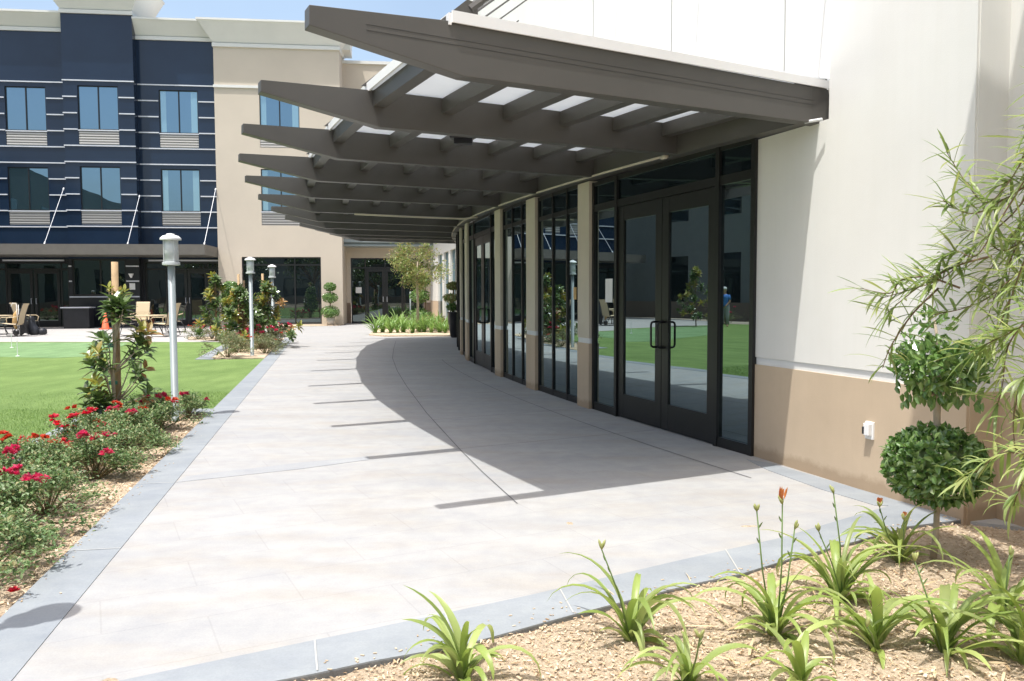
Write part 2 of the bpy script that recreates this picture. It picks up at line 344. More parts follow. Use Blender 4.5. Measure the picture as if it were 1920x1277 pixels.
# hotel frame: s along the facade, o towards the path
F_AZ = radians(83); uf = Vector((sin(F_AZ), cos(F_AZ), 0)); nf = Vector((cos(F_AZ), -sin(F_AZ), 0)); H0 = Vector((-13.95, 39.45, 0))
def H(s, o, z): q = H0+uf*s+nf*o; return Vector((q.x, q.y, z))
def hbox(mb, s0, s1, o0, o1, z0, z1):
    # o0 back, o1 front
    return mb.hexa([H(s0, o1, z0), H(s1, o1, z0), H(s1, o0, z0), H(s0, o0, z0)], [H(s0, o1, z1), H(s1, o1, z1), H(s1, o0, z1), H(s0, o0, z1)])
def seg(mb, A, B, t0, t1, z0, z1):
    """box on plan segment A-B, from offset t0 (inside) to t1 (towards path)"""
    A = Vector((A[0], A[1], 0)); B = Vector((B[0], B[1], 0)); d = (B-A).normalized(); n = Vector((-d.y, d.x, 0))
    q = [A+n*t0, A+n*t1, B+n*t1, B+n*t0]
    return mb.hexa([(v.x, v.y, z0) for v in q][::-1], [(v.x, v.y, z1) for v in q][::-1])

# ================================================================== GROUND
tag(MB().box(-400, 400, -300, 600, -.3, -.16).build('ground', MT['soil']), kind='structure')
# left edge lines of the path, both run at about -12.6 degrees
def gp(*l): return [tuple(G(x, y)[:2]) for x, y in l]
L0, L1 = G(0, 1160), G(496, 672); Ld = Vector((L1.x-L0.x, L1.y-L0.y, 0)).normalized()
M0 = G(22, 1277); M1 = G(547, 640); Md = (M1-M0).normalized()
def onL(Y): k = (Y-L0.y)/Ld.y; return (L0.x+Ld.x*k, Y)
def onM(Y): k = (Y-M0.y)/Md.y; return (M0.x+Md.x*k, Y)
front_out = gp((595, 1265), (700, 1242), (869, 1212), (1075, 1155), (1300, 1097), (1387.5, 1079), (1485, 1049), (1612, 1015), (1702, 989), (1806, 976))
front_in = gp((590, 1203), (700, 1181), (991, 1119), (1300, 1047), (1462, 1011), (1575, 977), (1660, 952), (1702, 938))
fo0 = Vector(front_out[0]); fd = (Vector(front_out[2])-fo0).normalized(); 
def isect(p, d, q, e):   # 2d line intersection
    t = ((q[0]-p[0])*e[1]-(q[1]-p[1])*e[0])/(d[0]*e[1]-d[1]*e[0]); return (p[0]+d[0]*t, p[1]+d[1]*t)
front_out_ext = isect(fo0, fd, (L0.x, L0.y), (Ld.x, Ld.y))
fi0 = Vector(front_in[0]); fdi = (Vector(front_in[2])-fi0).normalized(); front_in_ext = isect(fi0, fdi, (M0.x, M0.y), (Md.x, Md.y))
# main path slab: everything between left line and pavilion, from the front band to the hotel
path = [front_out_ext]+front_out+[(3.6, 5.2), (4.2, 9), (3, 20), (1, 30), (-3, 44), (-9.0, 43.6), (-11.5, 39.0), (-8.9, 29.6), onL(28.3), onL(24), onL(16), onL(8), onL(5)]
tag(MB().prism(path, -.15, 0).build('path', MT['concrete']), kind='structure')
band = [front_out_ext, onL(12), onL(22), onL(28.3), onM(28.3), onM(22), onM(12), front_in_ext]
tag(MB().prism(band, -.14, .004).build('path_border', MT['band']), kind='structure')
fb = [front_out_ext]+front_out+front_in[::-1]+[front_in_ext]
tag(MB().prism(fb, -.15, .008).build('path_border', MT['band']), kind='structure')
wb = gp((1413, 856), (1500, 878), (1600, 908), (1700, 938), (1806, 976)); wi = gp((1702, 938), (1620, 945), (1560, 920), (1480, 893), (1399, 868))
tag(MB().prism(gp((1400, 862), (1440, 868), (1560, 903), (1700, 944), (1702, 950), (1640, 948), (1540, 918), (1440, 882)), -.1, .004).build('path_border', MT['band']), kind='structure')
# faint band crossing the path in front of the canopy
tag(MB().prism(gp((330, 905), (350, 893), (560, 868), (690, 856), (694, 862), (560, 880)), -.05, .003).build('path_inlay', MT['inlay']), kind='structure')
# saw-cut joints in the paving
jb = MB()
def strip(pts, w, z=.0045):
    pts = [Vector((p[0], p[1], 0)) for p in pts]
    for i in range(len(pts)-1):
        d = (pts[i+1]-pts[i]).normalized(); n = Vector((-d.y, d.x, 0))*w/2
        q = [pts[i]-n, pts[i+1]-n, pts[i+1]+n, pts[i]+n]; jb.add([(v.x, v.y, z) for v in q], [(0, 1, 2, 3)])
arc = [G(*q) for q in [(742, 640), (738, 655), (736, 672), (745, 696), (762, 724), (800, 775), (862, 843), (905, 886), (970, 945)]]
strip(arc, .009)
strip([Wp(p, .62) for p in [x*.5 for x in range(0, 26)]], .010)
for q in ((862, 842), (820, 787), (786, 744), (762, 713), (748, 688), (741, 668), (738, 652)):
    g_ = G(*q)-P0; p = g_.dot(nb); strip([D(p, g_.dot(ub)-.05), D(p, wall_a(p)-.08)], .007)
pale = []
for q in range(14):
    Yq = 4.9+1.75*q; pale.append(([onL(Yq), (onM(Yq+.05)[0], Yq+.05)], .007, .0085))
for (a_, b_) in (((595, 1262), (590, 1204)), ((1075, 1153), (1050, 1108)), ((1387, 1077), (1360, 1033)), ((850, 1214), (835, 1153))): pale.append(([G(*a_), G(*b_)], .007, .0125))
tag(jb.build('paving_joints', MT['joint']), kind='structure')
jb = MB()
for a_ in pale: strip(*a_)
tag(jb.build('border_joints', MT['jointgrey']), kind='structure')
# lawn with its kerb strips
kerb_lo, kerb_hi = G(158, 777), G(0, 858); kd = (kerb_lo-kerb_hi).normalized()
def onK(Y, dx=0): k = (Y-kerb_hi.y)/kd.y; return (kerb_hi.x+kd.x*k+dx, Y)
c_far = onK(11.05)
lawn_poly = [onK(-2), c_far, onL(11.05), onL(19.7), tuple(G(366, 674)[:2]), tuple(G(428, 641)[:2]), tuple(G(0, 641)[:2]), (-26, 26.2), (-26, -2)]
tag(MB().prism(lawn_poly, -.14, -.006).build('lawn', MT['lawn']), kind='structure')
gb = MB()
for k in range(26000):
    Yq = random.uniform(6.4, 13)**1.0; kx = onK(Yq)[0]; right = onL(Yq)[0] if Yq > 11.1 else kx
    x = right-abs(random.gauss(0, 1.2)) if random.random() < .8 else random.uniform(right-5, right)
    if x > right-.005: x = right-.01
    h_ = random.uniform(.018, .038); a = random.uniform(0, 2*pi); b0 = Vector((x, Yq, -.008)); lean_ = Vector((cos(a), sin(a), 0))*h_*random.uniform(.1, .7); sd = Vector((-sin(a), cos(a), 0))*.003
    gb.add([b0-sd, b0+sd, b0+lean_+Vector((0, 0, h_))], [(0, 1, 2)])
tag(gb.build('lawn_grass', MT['blade']), 'short bright grass blades along the near edge of the lawn', 'grass', kind='stuff')
pg = gp((-420, 662), (0, 669), (100, 671), (170, 668), (215, 655), (240, 643.5), (120, 642.5), (0, 643), (-420, 646))
tag(MB().prism(pg, -.05, .000).build('putting_green', MT['green']), kind='structure')
kb = MB(); kb.prism([onK(-2), c_far, (onL(11.05)[0], 11.05), (onL(10.72)[0], 10.72), onK(10.72, .30), onK(-2, .30)], -.14, .006)
tag(kb.build('bed_kerb', MT['band']), kind='structure')
q0, q1 = G(366, 674), G(428, 641)
tag(MB().prism([(q0.x, q0.y), (q1.x, q1.y), (q1.x+.42, q1.y), (q0.x+.42, q0.y)], -.14, .006).build('bed_kerb', MT['band']), kind='structure')
# patio by the hotel
tag(MB().prism([tuple(G(0, 641)[:2]), tuple(G(428, 641)[:2]), onL(28.3), (-8.9, 29.6), (-11.5, 39.0), tuple(H(0, .02, 0)[:2]), tuple(H(-16, .02, 0)[:2]), (-26, 26.2)], -.14, -.001).build('patio', MT['patio']), kind='structure')

def inside(p, poly):
    x, y = p; c = False; n = len(poly)
    for i in range(n):
        x1, y1 = poly[i]; x2, y2 = poly[(i+1) % n]
        if (y1 > y) != (y2 > y) and x < (x2-x1)*(y-y1)/(y2-y1)+x1: c = not c
    return c
from mathutils import noise as mn
def bedz(x, y, amp=.018, base=-.035): return base+amp*(mn.noise(Vector((x*2.1, y*2.1, 0)))+.6*mn.noise(Vector((x*9, y*9, 3))))
def bed(name, poly, step, ext=.25, base=-.035, amp=.018):
    xs = [p[0] for p in poly]; ys = [p[1] for p in poly]; x0, x1, y0, y1 = min(xs)-ext, max(xs)+ext, min(ys)-ext, max(ys)+ext
    nx = int((x1-x0)/step)+1; ny = int((y1-y0)/step)+1; m = MB()
    vs = []; fs = []
    for j in range(ny+1):
        for i in range(nx+1):
            x = x0+i*step; y = y0+j*step; vs.append((x, y, bedz(x, y, amp, base)))
    for j in range(ny):
        for i in range(nx):
            cx, cy = x0+(i+.5)*step, y0+(j+.5)*step
            fs.append((j*(nx+1)+i, j*(nx+1)+i+1, (j+1)*(nx+1)+i+1, (j+1)*(nx+1)+i))
    m.add(vs, fs); return tag(m.build(name, MT['mulch'], smooth=True), kind='structure')
def chips(poly, n, size, base=-.035, amp=.018, near=None):
    xs = [p[0] for p in poly]; ys = [p[1] for p in poly]; m = MB(); k = 0
    while k < n:
        x = random.uniform(min(xs), max(xs)); y = random.uniform(min(ys), max(ys)); 
        if near and random.random() > near(x, y): continue
        if not inside((x, y), poly): k += .2; continue
        z = bedz(x, y, amp, base)+random.uniform(.001, .012); L = size*random.uniform(.5, 1.5); w = L*random.uniform(.25, .6); h = L*.12
        a = random.uniform(0, pi); tl = random.uniform(-.5, .5); tw = random.uniform(-.4, .4)
        d = Vector((cos(a)*cos(tl), sin(a)*cos(tl), sin(tl)))*L/2; e = Vector((-sin(a)*cos(tw), cos(a)*cos(tw), sin(tw)))*w/2; c = Vector((x, y, z)); u = Vector((0, 0, h))
        j = lambda: Vector((random.uniform(-.15, .15)*L, random.uniform(-.15, .15)*L, 0))
        q = [c-d-e+j(), c+d-e*.6+j(), c+d+e+j(), c-d+e*.7+j()]
        m.add(q+[v+u for v in q], [(4, 5, 6, 7), (0, 1, 5, 4), (1, 2, 6, 5), (2, 3, 7, 6), (3, 0, 4, 7)]); k += 1
    return m.build('wood_mulch', MT['chip'])
bed_front = [tuple(fo0-fd*.4)]+front_out+[(3.30, 5.50), (3.34, 5.25), (3.6, 4.4), (4.5, 1.0), (4.5, -1.0), (-2.0, -1.0), (-1.6, 1.2)]
bed('garden_bed', bed_front, .03, .03, -.016, .020)
tag(chips(bed_front[:-5]+[(3.6, 4.4), (3.6, 1.2), (-1.4, 1.2)], 42000, .0135, -.016, .020, lambda x, y: min(1, 3.0/max(1, y*.8))), 'pale tan wood chips covering the front planting bed', 'mulch', kind='stuff')
sc_ = MB()
for k in range(110):
    i_ = random.randrange(len(front_out)-1); p_ = Vector(front_out[i_]).lerp(Vector(front_out[i_+1]), random.random()); nrm = Vector((-fd[1], fd[0])); q_ = p_+nrm*abs(random.gauss(0, .07))
    L = random.uniform(.006, .02); a = random.uniform(0, pi); d = Vector((cos(a), sin(a), 0))*L/2; e = Vector((-sin(a), cos(a), 0))*L*.2; c = Vector((q_.x, q_.y, .0105)); u = Vector((0, 0, .002)); q4 = [c-d-e, c+d-e, c+d+e, c-d+e]; sc_.add(q4+[v+u for v in q4], [(4, 5, 6, 7), (0, 1, 5, 4), (1, 2, 6, 5), (2, 3, 7, 6), (3, 0, 4, 7)])
for k in range(90):
    y_ = random.uniform(3.6, 10.5); x_ = onL(y_)[0]+abs(random.gauss(0, .06))+.01; L = random.uniform(.006, .02); a = random.uniform(0, pi); d = Vector((cos(a), sin(a), 0))*L/2; e = Vector((-sin(a), cos(a), 0))*L*.2; c = Vector((x_, y_, .0065)); u = Vector((0, 0, .002)); q4 = [c-d-e, c+d-e, c+d+e, c-d+e]; sc_.add(q4+[v+u for v in q4], [(4, 5, 6, 7), (0, 1, 5, 4), (1, 2, 6, 5), (2, 3, 7, 6), (3, 0, 4, 7)])
tag(sc_.build('stray_chips', MT['chip']), 'stray wood chips spilled onto the grey path border', 'mulch', kind='stuff')
bed_left = [onK(-2, .30), onK(10.72, .30), onL(10.72), onL(1)]
bed('garden_bed', bed_left, .1, .1)
tag(chips([onK(2.5, .30), onK(10.72, .30), onL(10.72), onL(2.5)], 9000, .026), 'tan wood chips under the roses between lawn and path', 'mulch', kind='stuff')
q0, q1 = G(366, 674), G(428, 641)
bed_two = [onL(19.7), (q0.x+.3, q0.y+.2), (q1.x+.4, q1.y), tuple(G(352, 637)[:2]), tuple(G(352, 632)[:2]), onL(28.2)]
MBt = MB(); tag(MB().prism(bed_two, -.15, .02).build('garden_bed', MT['mulch']), kind='structure')
bed_c = gp((692, 629), (720, 631.5), (846, 630.5), (858, 622), (858, 612), (800, 606), (740, 608), (712, 614))
tag(MB().prism(bed_c, -.02, .05).build('garden_bed', MT['mulch']), kind='structure')
bed_h = [tuple(H(0.1, .02, 0)[:2]), tuple(H(5.8, .02, 0)[:2]), tuple(H(5.6, .9, 0)[:2]), tuple(H(1.2, 1.5, 0)[:2]), tuple(H(.1, 1.4, 0)[:2])]
tag(MB().prism(bed_h, -.02, .03).build('garden_bed', MT['mulch']), kind='structure')

# ================================================================== PAVILION
PV = tag(empty('pavilion_building', (2.6, 7.2, 0)), 'cream stucco pavilion with a curved glazed wall under the brown canopy', 'building')
JA = Wp(.70); A0 = Vector((2.278, 7.732, 0)); A1 = Vector((3.035, 5.482, 0)); B1 = Vector((3.30, 5.565, 0)); C1 = Vector((3.62, 4.35, 0)); C9 = B1+(C1-B1)*6.5
Ad = (A0-A1).normalized()
Aup = A1+Ad*((Vector((2.585, 6.82, 0))-A1).length)
def sideboxes(z0, z1, out, m):
    seg(m, A1, A0, -.5, out, z0, z1); return m
w = MB()
seg(w, A1, A0, -.45, 0, .94, zs(.7)); seg(w, A1, Aup, -.9, 0, zs(.7), 12)
seg(w, B1, A1+Vector((.02, 0, 0)), -.3, .0, .94, 12)
w.build('wall', MT['white_stucco'], PV)
w = MB(); seg(w, C9, B1, -.4, 0, .94, 12); w.build('return_wall', MT['white_stucco'], PV)
w = MB(); seg(w, A1, A0, -.45, .004, -.15, .87); w.build('wainscot', MT['tan_stucco'], PV)
w = MB(); seg(w, B1, A1+Vector((.02, 0, 0)), -.3, .004, -.15, .87); seg(w, C9, B1, -.4, .004, -.15, .87); w.build('return_wainscot', MT['tan_stucco'], PV)
w = MB(); seg(w, A1, A0, -.45, -.012, .87, .94); seg(w, B1, A1, -.3, -.01, .87, .94); seg(w, C9, B1, -.4, -.012, .87, .94); w.build('ledge', MT['ledge'], PV)
# upper drum wall above the canopy
ps = [-.9+.8*i for i in range(33)]
w = MB()
for a, b_ in zip(ps[:-1], ps[1:]): seg(w, Wp(b_, -.28), Wp(a, -.28), .4, 0, 3.3, 9.6)
w.v = [v for v in w.v]; up = w.build('upper_wall', MT['white_stucco'], PV)
w = MB()
for p in (.72, 2.68, 4.82):
    q = Wp(p, -.276); r = Wp(p+.012, -.276); seg(w, r, q, -.002, .002, 3.5, 9.6)
w.build('control_joint', MT['jointgrey'], PV)
# unseen slab added high above the frame to cast shade on the return wall
ov = MB(); seg(ov, C1+Vector((.3, -1.2, 0)), B1.lerp(C1, .56), -.3, 2.0, 6.0, 6.4); ov.build('added_shade_slab', MT['white_stucco'], PV)
# glazed curved wall
def pt(p, off, z): return Wp(p, off, z)
units = [('doors', .74, 4.16, [1.31, 3.46]), ('win', 4.54, 6.32, [5.07, 5.65]), ('win', 6.78, 8.45, [7.20, 7.80]), ('doors', 8.90, 12.05, [9.43, 11.35]),
         ('win', 12.57, 13.8, [])]
def bar(m, p0, p1, z0, z1, t0=-.06, t1=.05):
    n = max(1, int((p1-p0)/1.2)); 
    for i in range(n): a = p0+(p1-p0)*i/n; b_ = p0+(p1-p0)*(i+1)/n; seg(m, Wp(b_), Wp(a), -t1, -t0, z0, z1)
def post(m, p, wd, z0, z1, t0=-.06, t1=.06):
    c = Wp(p); e = Wp(p+.05)-Wp(p-.05); e.normalize(); seg(m, c+e*wd/2, c-e*wd/2, -t1, -t0, z0, z1)
def pane(p0, p1, z0, z1, parent, matn='glass', off=-.01, name='pane'):
    m = MB(); seg(m, Wp(p1), Wp(p0), off-.0, off+.012, z0, z1); return m.build(name, MT[matn], parent)
# note: seg() offsets are measured to the left of B->A, which is towards the path here
def seg_out(m, p0, p1, o0, o1, z0, z1):
    A, B = Wp(p0), Wp(p1); seg(m, A, B, o0, o1, z0, z1)
def uframe(kind, p0, p1, mids, idx):
    zt = zs((p0+p1)/2); zh = zt-.34
    if kind == 'win':
        f = MB(); fr = [p0]+mids+[p1]
        for i, p in enumerate(fr):
            wd = .042 if 0 < i < len(fr)-1 else .045
            seg_out(f, p-wd/2 if 0 < i < len(fr)-1 else (p if i == 0 else p-wd), p+wd/2 if 0 < i < len(fr)-1 else (p+wd if i == 0 else p), -.06, .022, .0, zt)
        for z0, z1 in ((0, .09), (zh-.03, zh+.04), (zt-.05, zt)):
            for a, b_ in zip(fr[:-1], fr[1:]): seg_out(f, a+.02, b_-.02, -.05, .016, z0, z1)
        fo = f.build('window', MT['frame'], PV)
        for a, b_ in zip(fr[:-1], fr[1:]):
            m = MB(); seg_out(m, a+.02, b_-.02, -.02, .0, .06, zh-.01); m.build('pane', MT['glass'], fo)
            m = MB(); seg_out(m, a+.02, b_-.02, -.02, .002, zh+.02, zt-.03); m.build('pane', MT['spandrel'], fo)
    else:
        a, b_ = mids
        f = MB()
        for p, wd in ((p0, .055), (p1-.055, .055)): seg_out(f, p, p+wd, -.06, .03, 0, zt)
        for p, wd in ((a-.03, .06), (b_-.03, .06)): seg_out(f, p, p+wd, -.06, .035, 0, zt)
        for z0, z1 in ((zh-.04, zh+.05), (zt-.05, zt)): 
            for u, v in ((p0+.06, a-.03), (a+.03, b_-.03), (b_+.03, p1-.06)): seg_out(f, u, v, -.05, .024, z0, z1)
        for u, v in ((p0+.06, a-.03), (b_+.03, p1-.06)): seg_out(f, u, v, -.05, .024, 0, .10)
        fo = f.build('door_frame', MT['frame'], PV)
        for u, v in ((p0+.05, a-.02), (b_+.02, p1-.05)):
            m = MB(); seg_out(m, u, v, -.02, .0, .08, zh-.02); m.build('pane', MT['glass'], fo)
        for u, v in ((p0+.05, a-.02), (a+.02, b_-.02), (b_+.02, p1-.05)):
            m = MB(); seg_out(m, u, v, -.02, .002, zh+.03, zt-.03); m.build('pane', MT['spandrel'], fo)
        mid = (a+b_)/2; A_, B_ = Wp(a+.035), Wp(b_-.035); tot = (B_-A_); Lt = tot.length; dd = tot.normalized()
        for k in (0, 1):
            q0 = A_+dd*(Lt*.5*k+.006); q1 = A_+dd*(Lt*.5*(k+1)-.006); lf = MB(); st = .135
            top = zh-.045
            seg(lf, q0, q0+dd*st, -.045, .012, .012, top); seg(lf, q1-dd*st, q1, -.045, .012, .012, top)
            seg(lf, q0+dd*st, q1-dd*st, -.043, .010, .012, .30); seg(lf, q0+dd*st, q1-dd*st, -.043, .010, top-.17, top)
            lo = lf.build('door', MT['frame'], PV)
            g = MB(); seg(g, q0+dd*(st-.01), q1-dd*(st-.01), -.022, -.006, .29, top-.16); g.build('pane', MT['glass'], lo)
            nn = Vector((-dd.y, dd.x, 0)); hx = q1-dd*.065 if k == 0 else q0+dd*.065
            h = MB(); z0, z1 = .93, 1.215; o_ = .012; R = .105; sdx = -dd*.0
            pts = [hx+nn*o_+Vector((0, 0, z0)), hx+nn*(R-.03)+Vector((0, 0, z0)), hx+nn*(R-.008)+Vector((0, 0, z0+.010)), hx+nn*R+Vector((0, 0, z0+.035)),
                   hx+nn*R+Vector((0, 0, z1-.035)), hx+nn*(R-.008)+Vector((0, 0, z1-.010)), hx+nn*(R-.03)+Vector((0, 0, z1)), hx+nn*o_+Vector((0, 0, z1))]
            h.tube(pts, .0125, 8); h.build('handle', MT['black'], lo, smooth=True)
for i, (k, a, b_, m_) in enumerate(units): uframe(k, a, b_, m_, i)
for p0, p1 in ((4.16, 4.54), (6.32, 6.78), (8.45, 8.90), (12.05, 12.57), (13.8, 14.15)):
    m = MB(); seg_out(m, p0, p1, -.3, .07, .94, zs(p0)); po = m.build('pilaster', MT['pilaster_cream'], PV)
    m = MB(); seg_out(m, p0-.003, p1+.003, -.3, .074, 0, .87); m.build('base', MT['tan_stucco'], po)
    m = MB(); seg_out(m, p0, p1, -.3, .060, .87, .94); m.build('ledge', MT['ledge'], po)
# narrow glazing at the far end of the curve
m = MB(); 
for q in (14.15, 15.3, 16.6, 18.0, 19.5, 21): seg_out(m, q, q+.12, -.06, .06, 0, zs(q))
fo = m.build('window', MT['frame'], PV)
for q, r in zip((14.27, 15.42, 16.72, 18.12, 19.6), (15.3, 16.6, 18.0, 19.5, 21)):
    m = MB(); seg_out(m, q, r, -.02, 0, 0, zs(q)); m.build('pane', MT['glass'], fo)
# dark backing wall behind the glass so nothing shows through the gaps
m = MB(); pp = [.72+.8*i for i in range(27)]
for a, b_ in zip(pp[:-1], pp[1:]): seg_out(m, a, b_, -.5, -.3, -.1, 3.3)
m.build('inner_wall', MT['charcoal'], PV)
# paper notice inside the sidelight
m = MB(); seg_out(m, 3.60, 3.80, .001, .004, 1.42, 1.72); m.build('notice', MT['paper'], PV)
m = MB(); seg_out(m, 4.75, 4.85, .001, .004, 1.45, 1.62); m.build('notice', MT['tanbag'], PV)
# ring beam and its pale drip trim
rp = [-.10, .25]+[.5+.5*i for i in range(44)]
m = MB()
for a, b_ in zip(rp[:-1], rp[1:]):
    A, B = Wp(a, -.02), Wp(b_, -.02); za, zb2 = zs(a)+.012, zs(b_)+.012
    n0 = (Wp(a, 1)-Wp(a, 0)).normalized(); n1 = (Wp(b_, 1)-Wp(b_, 0)).normalized()
    q = [A, A+n0*.17, B+n1*.17, B]; zz = [za, za, zb2, zb2]
    m.hexa([(v.x, v.y, z) for v, z in zip(q, zz)][::-1], [(v.x, v.y, z+.35) for v, z in zip(q, zz)][::-1])
m.build('ring_beam', MT['bronze'], PV)
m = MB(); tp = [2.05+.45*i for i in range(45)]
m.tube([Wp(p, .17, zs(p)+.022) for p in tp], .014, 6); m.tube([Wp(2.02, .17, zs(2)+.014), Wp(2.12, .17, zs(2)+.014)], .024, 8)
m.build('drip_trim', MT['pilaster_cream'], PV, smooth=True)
m = MB(); m.tube([Wp(-.20, .12, 2.945), Wp(-.06, .17, 2.945)], .013, 6); m.build('drip_trim', MT['white'], PV)

# ================================================================== CANOPY
CN = tag(empty('entrance_canopy', tuple(D(0, -3.4, 0))), 'curved entrance canopy of brown tapering fins with white translucent roof', 'canopy')
BM = [(-.09, -3.36), (1.87, -3.29), (3.86, -3.11), (5.95, -2.82), (8.18, -2.38), (10.86, -1.71), (13.34, -1.0), (15.62, -.23), (18.03, .67), (19.65, 1.5), (21.56, 2.43)]
BT = .12
for i, (p, a) in enumerate(BM):
    z = zb(p); dz = .05 if i == 0 else 0; aw = wall_a(p)+.02 if i else .03
    tip = a-1.0
    prof = [(tip, z+.195+dz*.3), (a, z), (aw, z), (aw, z+.305), (a-.07, z+.305), (tip+.002, z+.29)]
    if i == 0: prof = [(tip, z+.185), (a, z), (.035, z-.025), (-.055, z+.262), (a-.1, z+.34), (tip+.002, z+.305)]
    m = MB(); m.extr([D(p, q, zz) for q, zz in prof], nb*BT)
    bo = m.build('beam', MT['bronze'], CN, bevel=.004)
    if i > 0:   # lapped cover plate on the fin end
        m = MB(); pr = [(tip+.004, z+.197), (a+.0, z+.003), (a-.07, z+.303), (tip+.006, z+.288)]
        m.extr([D(p-.008, q, zz) for q, zz in pr], nb*(BT+.016)); m.build('fin_plate', MT['bronze'], bo)
    else:
        for h0 in (.17, .205):
            m = MB(); m.extr([D(p-.002, q, zz) for q, zz in [(tip+.35, z+h0+.035), (-.10, z+h0-.05), (-.10, z+h0-.0518), (tip+.35, z+h0+.0332)]], nb*.003); m.build('seam', MT['seam'], bo)
for i in range(len(BM)-1):
    (p0, a0), (p1, a1) = BM[i], BM[i+1]
    n = 0
    for j in range(14):
        q0 = a0-.03+.61*j; q1 = a1-.03+.61*j
        if q1 > wall_a(p1)-.25: break
        if j == 0: q0 = a0-.06; q1 = a1-.06
        za, zc = zb(p0), zb(p1); m = MB(); wd = .11
        b4 = [D(p0+BT, q0, za+.17), D(p0+BT, q0+wd, za+.17), D(p1, q1+wd, zc+.17), D(p1, q1, zc+.17)]
        t4 = [v+Vector((0, 0, .13)) for v in b4]; m.hexa(b4[::-1], t4[::-1]); m.build('purlin', MT['bronze'], CN)
# roof panel (one translucent sheet) and white edge flashing
def roof_edge(p):
    for (p0, a0), (p1, a1) in zip(BM[:-1], BM[1:]):
        if p <= p1: return a0+(a1-a0)*(p-p0)/(p1-p0)-.09
    return BM[-1][1]-.09
rp = [-.10]+[.5+.5*i for i in range(43)]; m = MB(); fl = MB()
for p, q in zip(rp[:-1], rp[1:]):
    ea, eb = roof_edge(max(p, .04)), roof_edge(max(q, .04)); wa, wq = wall_a(p)+.24, wall_a(q)+.24; zr = lambda u: zb(u)+.318+.02*max(0, 1-(u+.1)/1.9); za, zq = zr(p), zr(q)
    m.hexa([D(p, wa, za), D(p, ea, za), D(q, eb, zq), D(q, wq, zq)], [D(p, wa, za+.012), D(p, ea, za+.012), D(q, eb, zq+.012), D(q, wq, zq+.012)])
    fl.hexa([D(p, ea, za-.025), D(p, ea-.02, za-.025), D(q, eb-.02, zq-.025), D(q, eb, zq-.025)], [D(p, ea, za+.05), D(p, ea-.02, za+.05), D(q, eb-.02, zq+.05), D(q, eb, zq+.05)])
m.build('roof_panel', MT['poly'], CN)
zf = zb(0)+.325
fl.hexa([D(-.115, roof_edge(.04), zf), D(-.10, roof_edge(.04), zf), D(-.10, .0, zf-.062), D(-.115, .0, zf-.062)][::-1], [D(-.115, roof_edge(.04), zf+.075), D(-.10, roof_edge(.04), zf+.075), D(-.10, .0, zf+.0), D(-.115, .0, zf+.0)][::-1])
fl.build('roof_flashing', MT['white'], CN)
# tension rods and their clevis brackets
for i in range(6):
    p, a = BM[i]; ac = a+.03; z0 = zb(p)+.40; pm = p+BT/2
    b0 = D(pm, ac, z0)
    m = MB(); m.extr([D(pm-.02, ac-.17, z0-.05), D(pm-.02, ac+.10, z0-.05), D(pm-.02, ac+.09, z0+.09), D(pm-.02, ac+.02, z0+.11)], nb*.04)
    br = m.build('bracket', MT['bronze'], CN)
    d = (ub*cos(radians(37.8))+Vector((0, 0, 1))*sin(radians(37.8)))
    s0 = D(pm, ac+.04, z0+.05); L = (wall_a(p)+.27-ac-.04)/cos(radians(37.8))
    m = MB(); m.tube([s0, s0+d*.10, s0+d*.101, s0+d*.34, s0+d*.35, s0+d*L], [.034, .034, .026, .026, .011, .011], 8); m.build('tension_rod', MT['bronze'], CN, smooth=False)
# box light under the second bay and conduit
c = AT(869, 265, 8.15); m = MB(); m.box(c.x-.09, c.x+.09, c.y-.06, c.y+.06, c.z-.03, c.z+.025); m.box(c.x-.13, c.x+.05, c.y-.07, c.y+.07, c.z+.025, c.z+.055); m.build('box_light', MT['charcoal'], CN, bevel=.005)
pC = 10.86; zc = zb(pC)-.025
m = MB(); m.tube([D(pC-.02, -.9, zc+.01), D(pC-.02, .2, zc), D(pC-.02, wall_a(pC)-.55, zc), D(pC-.12, wall_a(pC)-.38, zc-.005), D(pC-.4, wall_a(pC)-.2, zs(pC)-.01)], .018, 8); m.build('conduit', MT['pilaster_cream'], CN, smooth=True)

# outlet cover on the tan wall
def onA(x, y, off=.0):
    d = ray(x, y); n = Vector((-Ad.y, Ad.x, 0)); o = A1+n*off; k = ((o-Vector((0, 0, CAMH))).dot(n))/(d.dot(n)); return Vector((0, 0, CAMH))+d*k
oc = onA(1633, 805); An = Vector((-Ad.y, Ad.x, 0))
OB = tag(empty('outlet_cover', (oc.x, oc.y, oc.z-.05)), 'small white weatherproof outlet cover on the tan lower wall', 'outlet cover')
def abox(mb, c, w_, d0, d1, z0, z1):
    q = [c-Ad*w_/2+An*d0, c+Ad*w_/2+An*d0, c+Ad*w_/2+An*d1, c-Ad*w_/2+An*d1]
    mb.hexa([(v.x, v.y, z0) for v in q], [(v.x, v.y, z1) for v in q]); return mb
m = MB(); abox(m, oc, .085, .002, .020, oc.z-.075, oc.z+.06); m.build('back_plate', MT['white'], OB, bevel=.003)
m = MB(); abox(m, oc-Ad*.004, .058, .020, .055, oc.z-.045, oc.z+.05); m.build('lid', MT['white'], OB, bevel=.006)
m = MB(); abox(m, oc+Ad*.022, .018, .021, .058, oc.z-.035, oc.z+.02); m.build('slot', MT['charcoal'], OB)

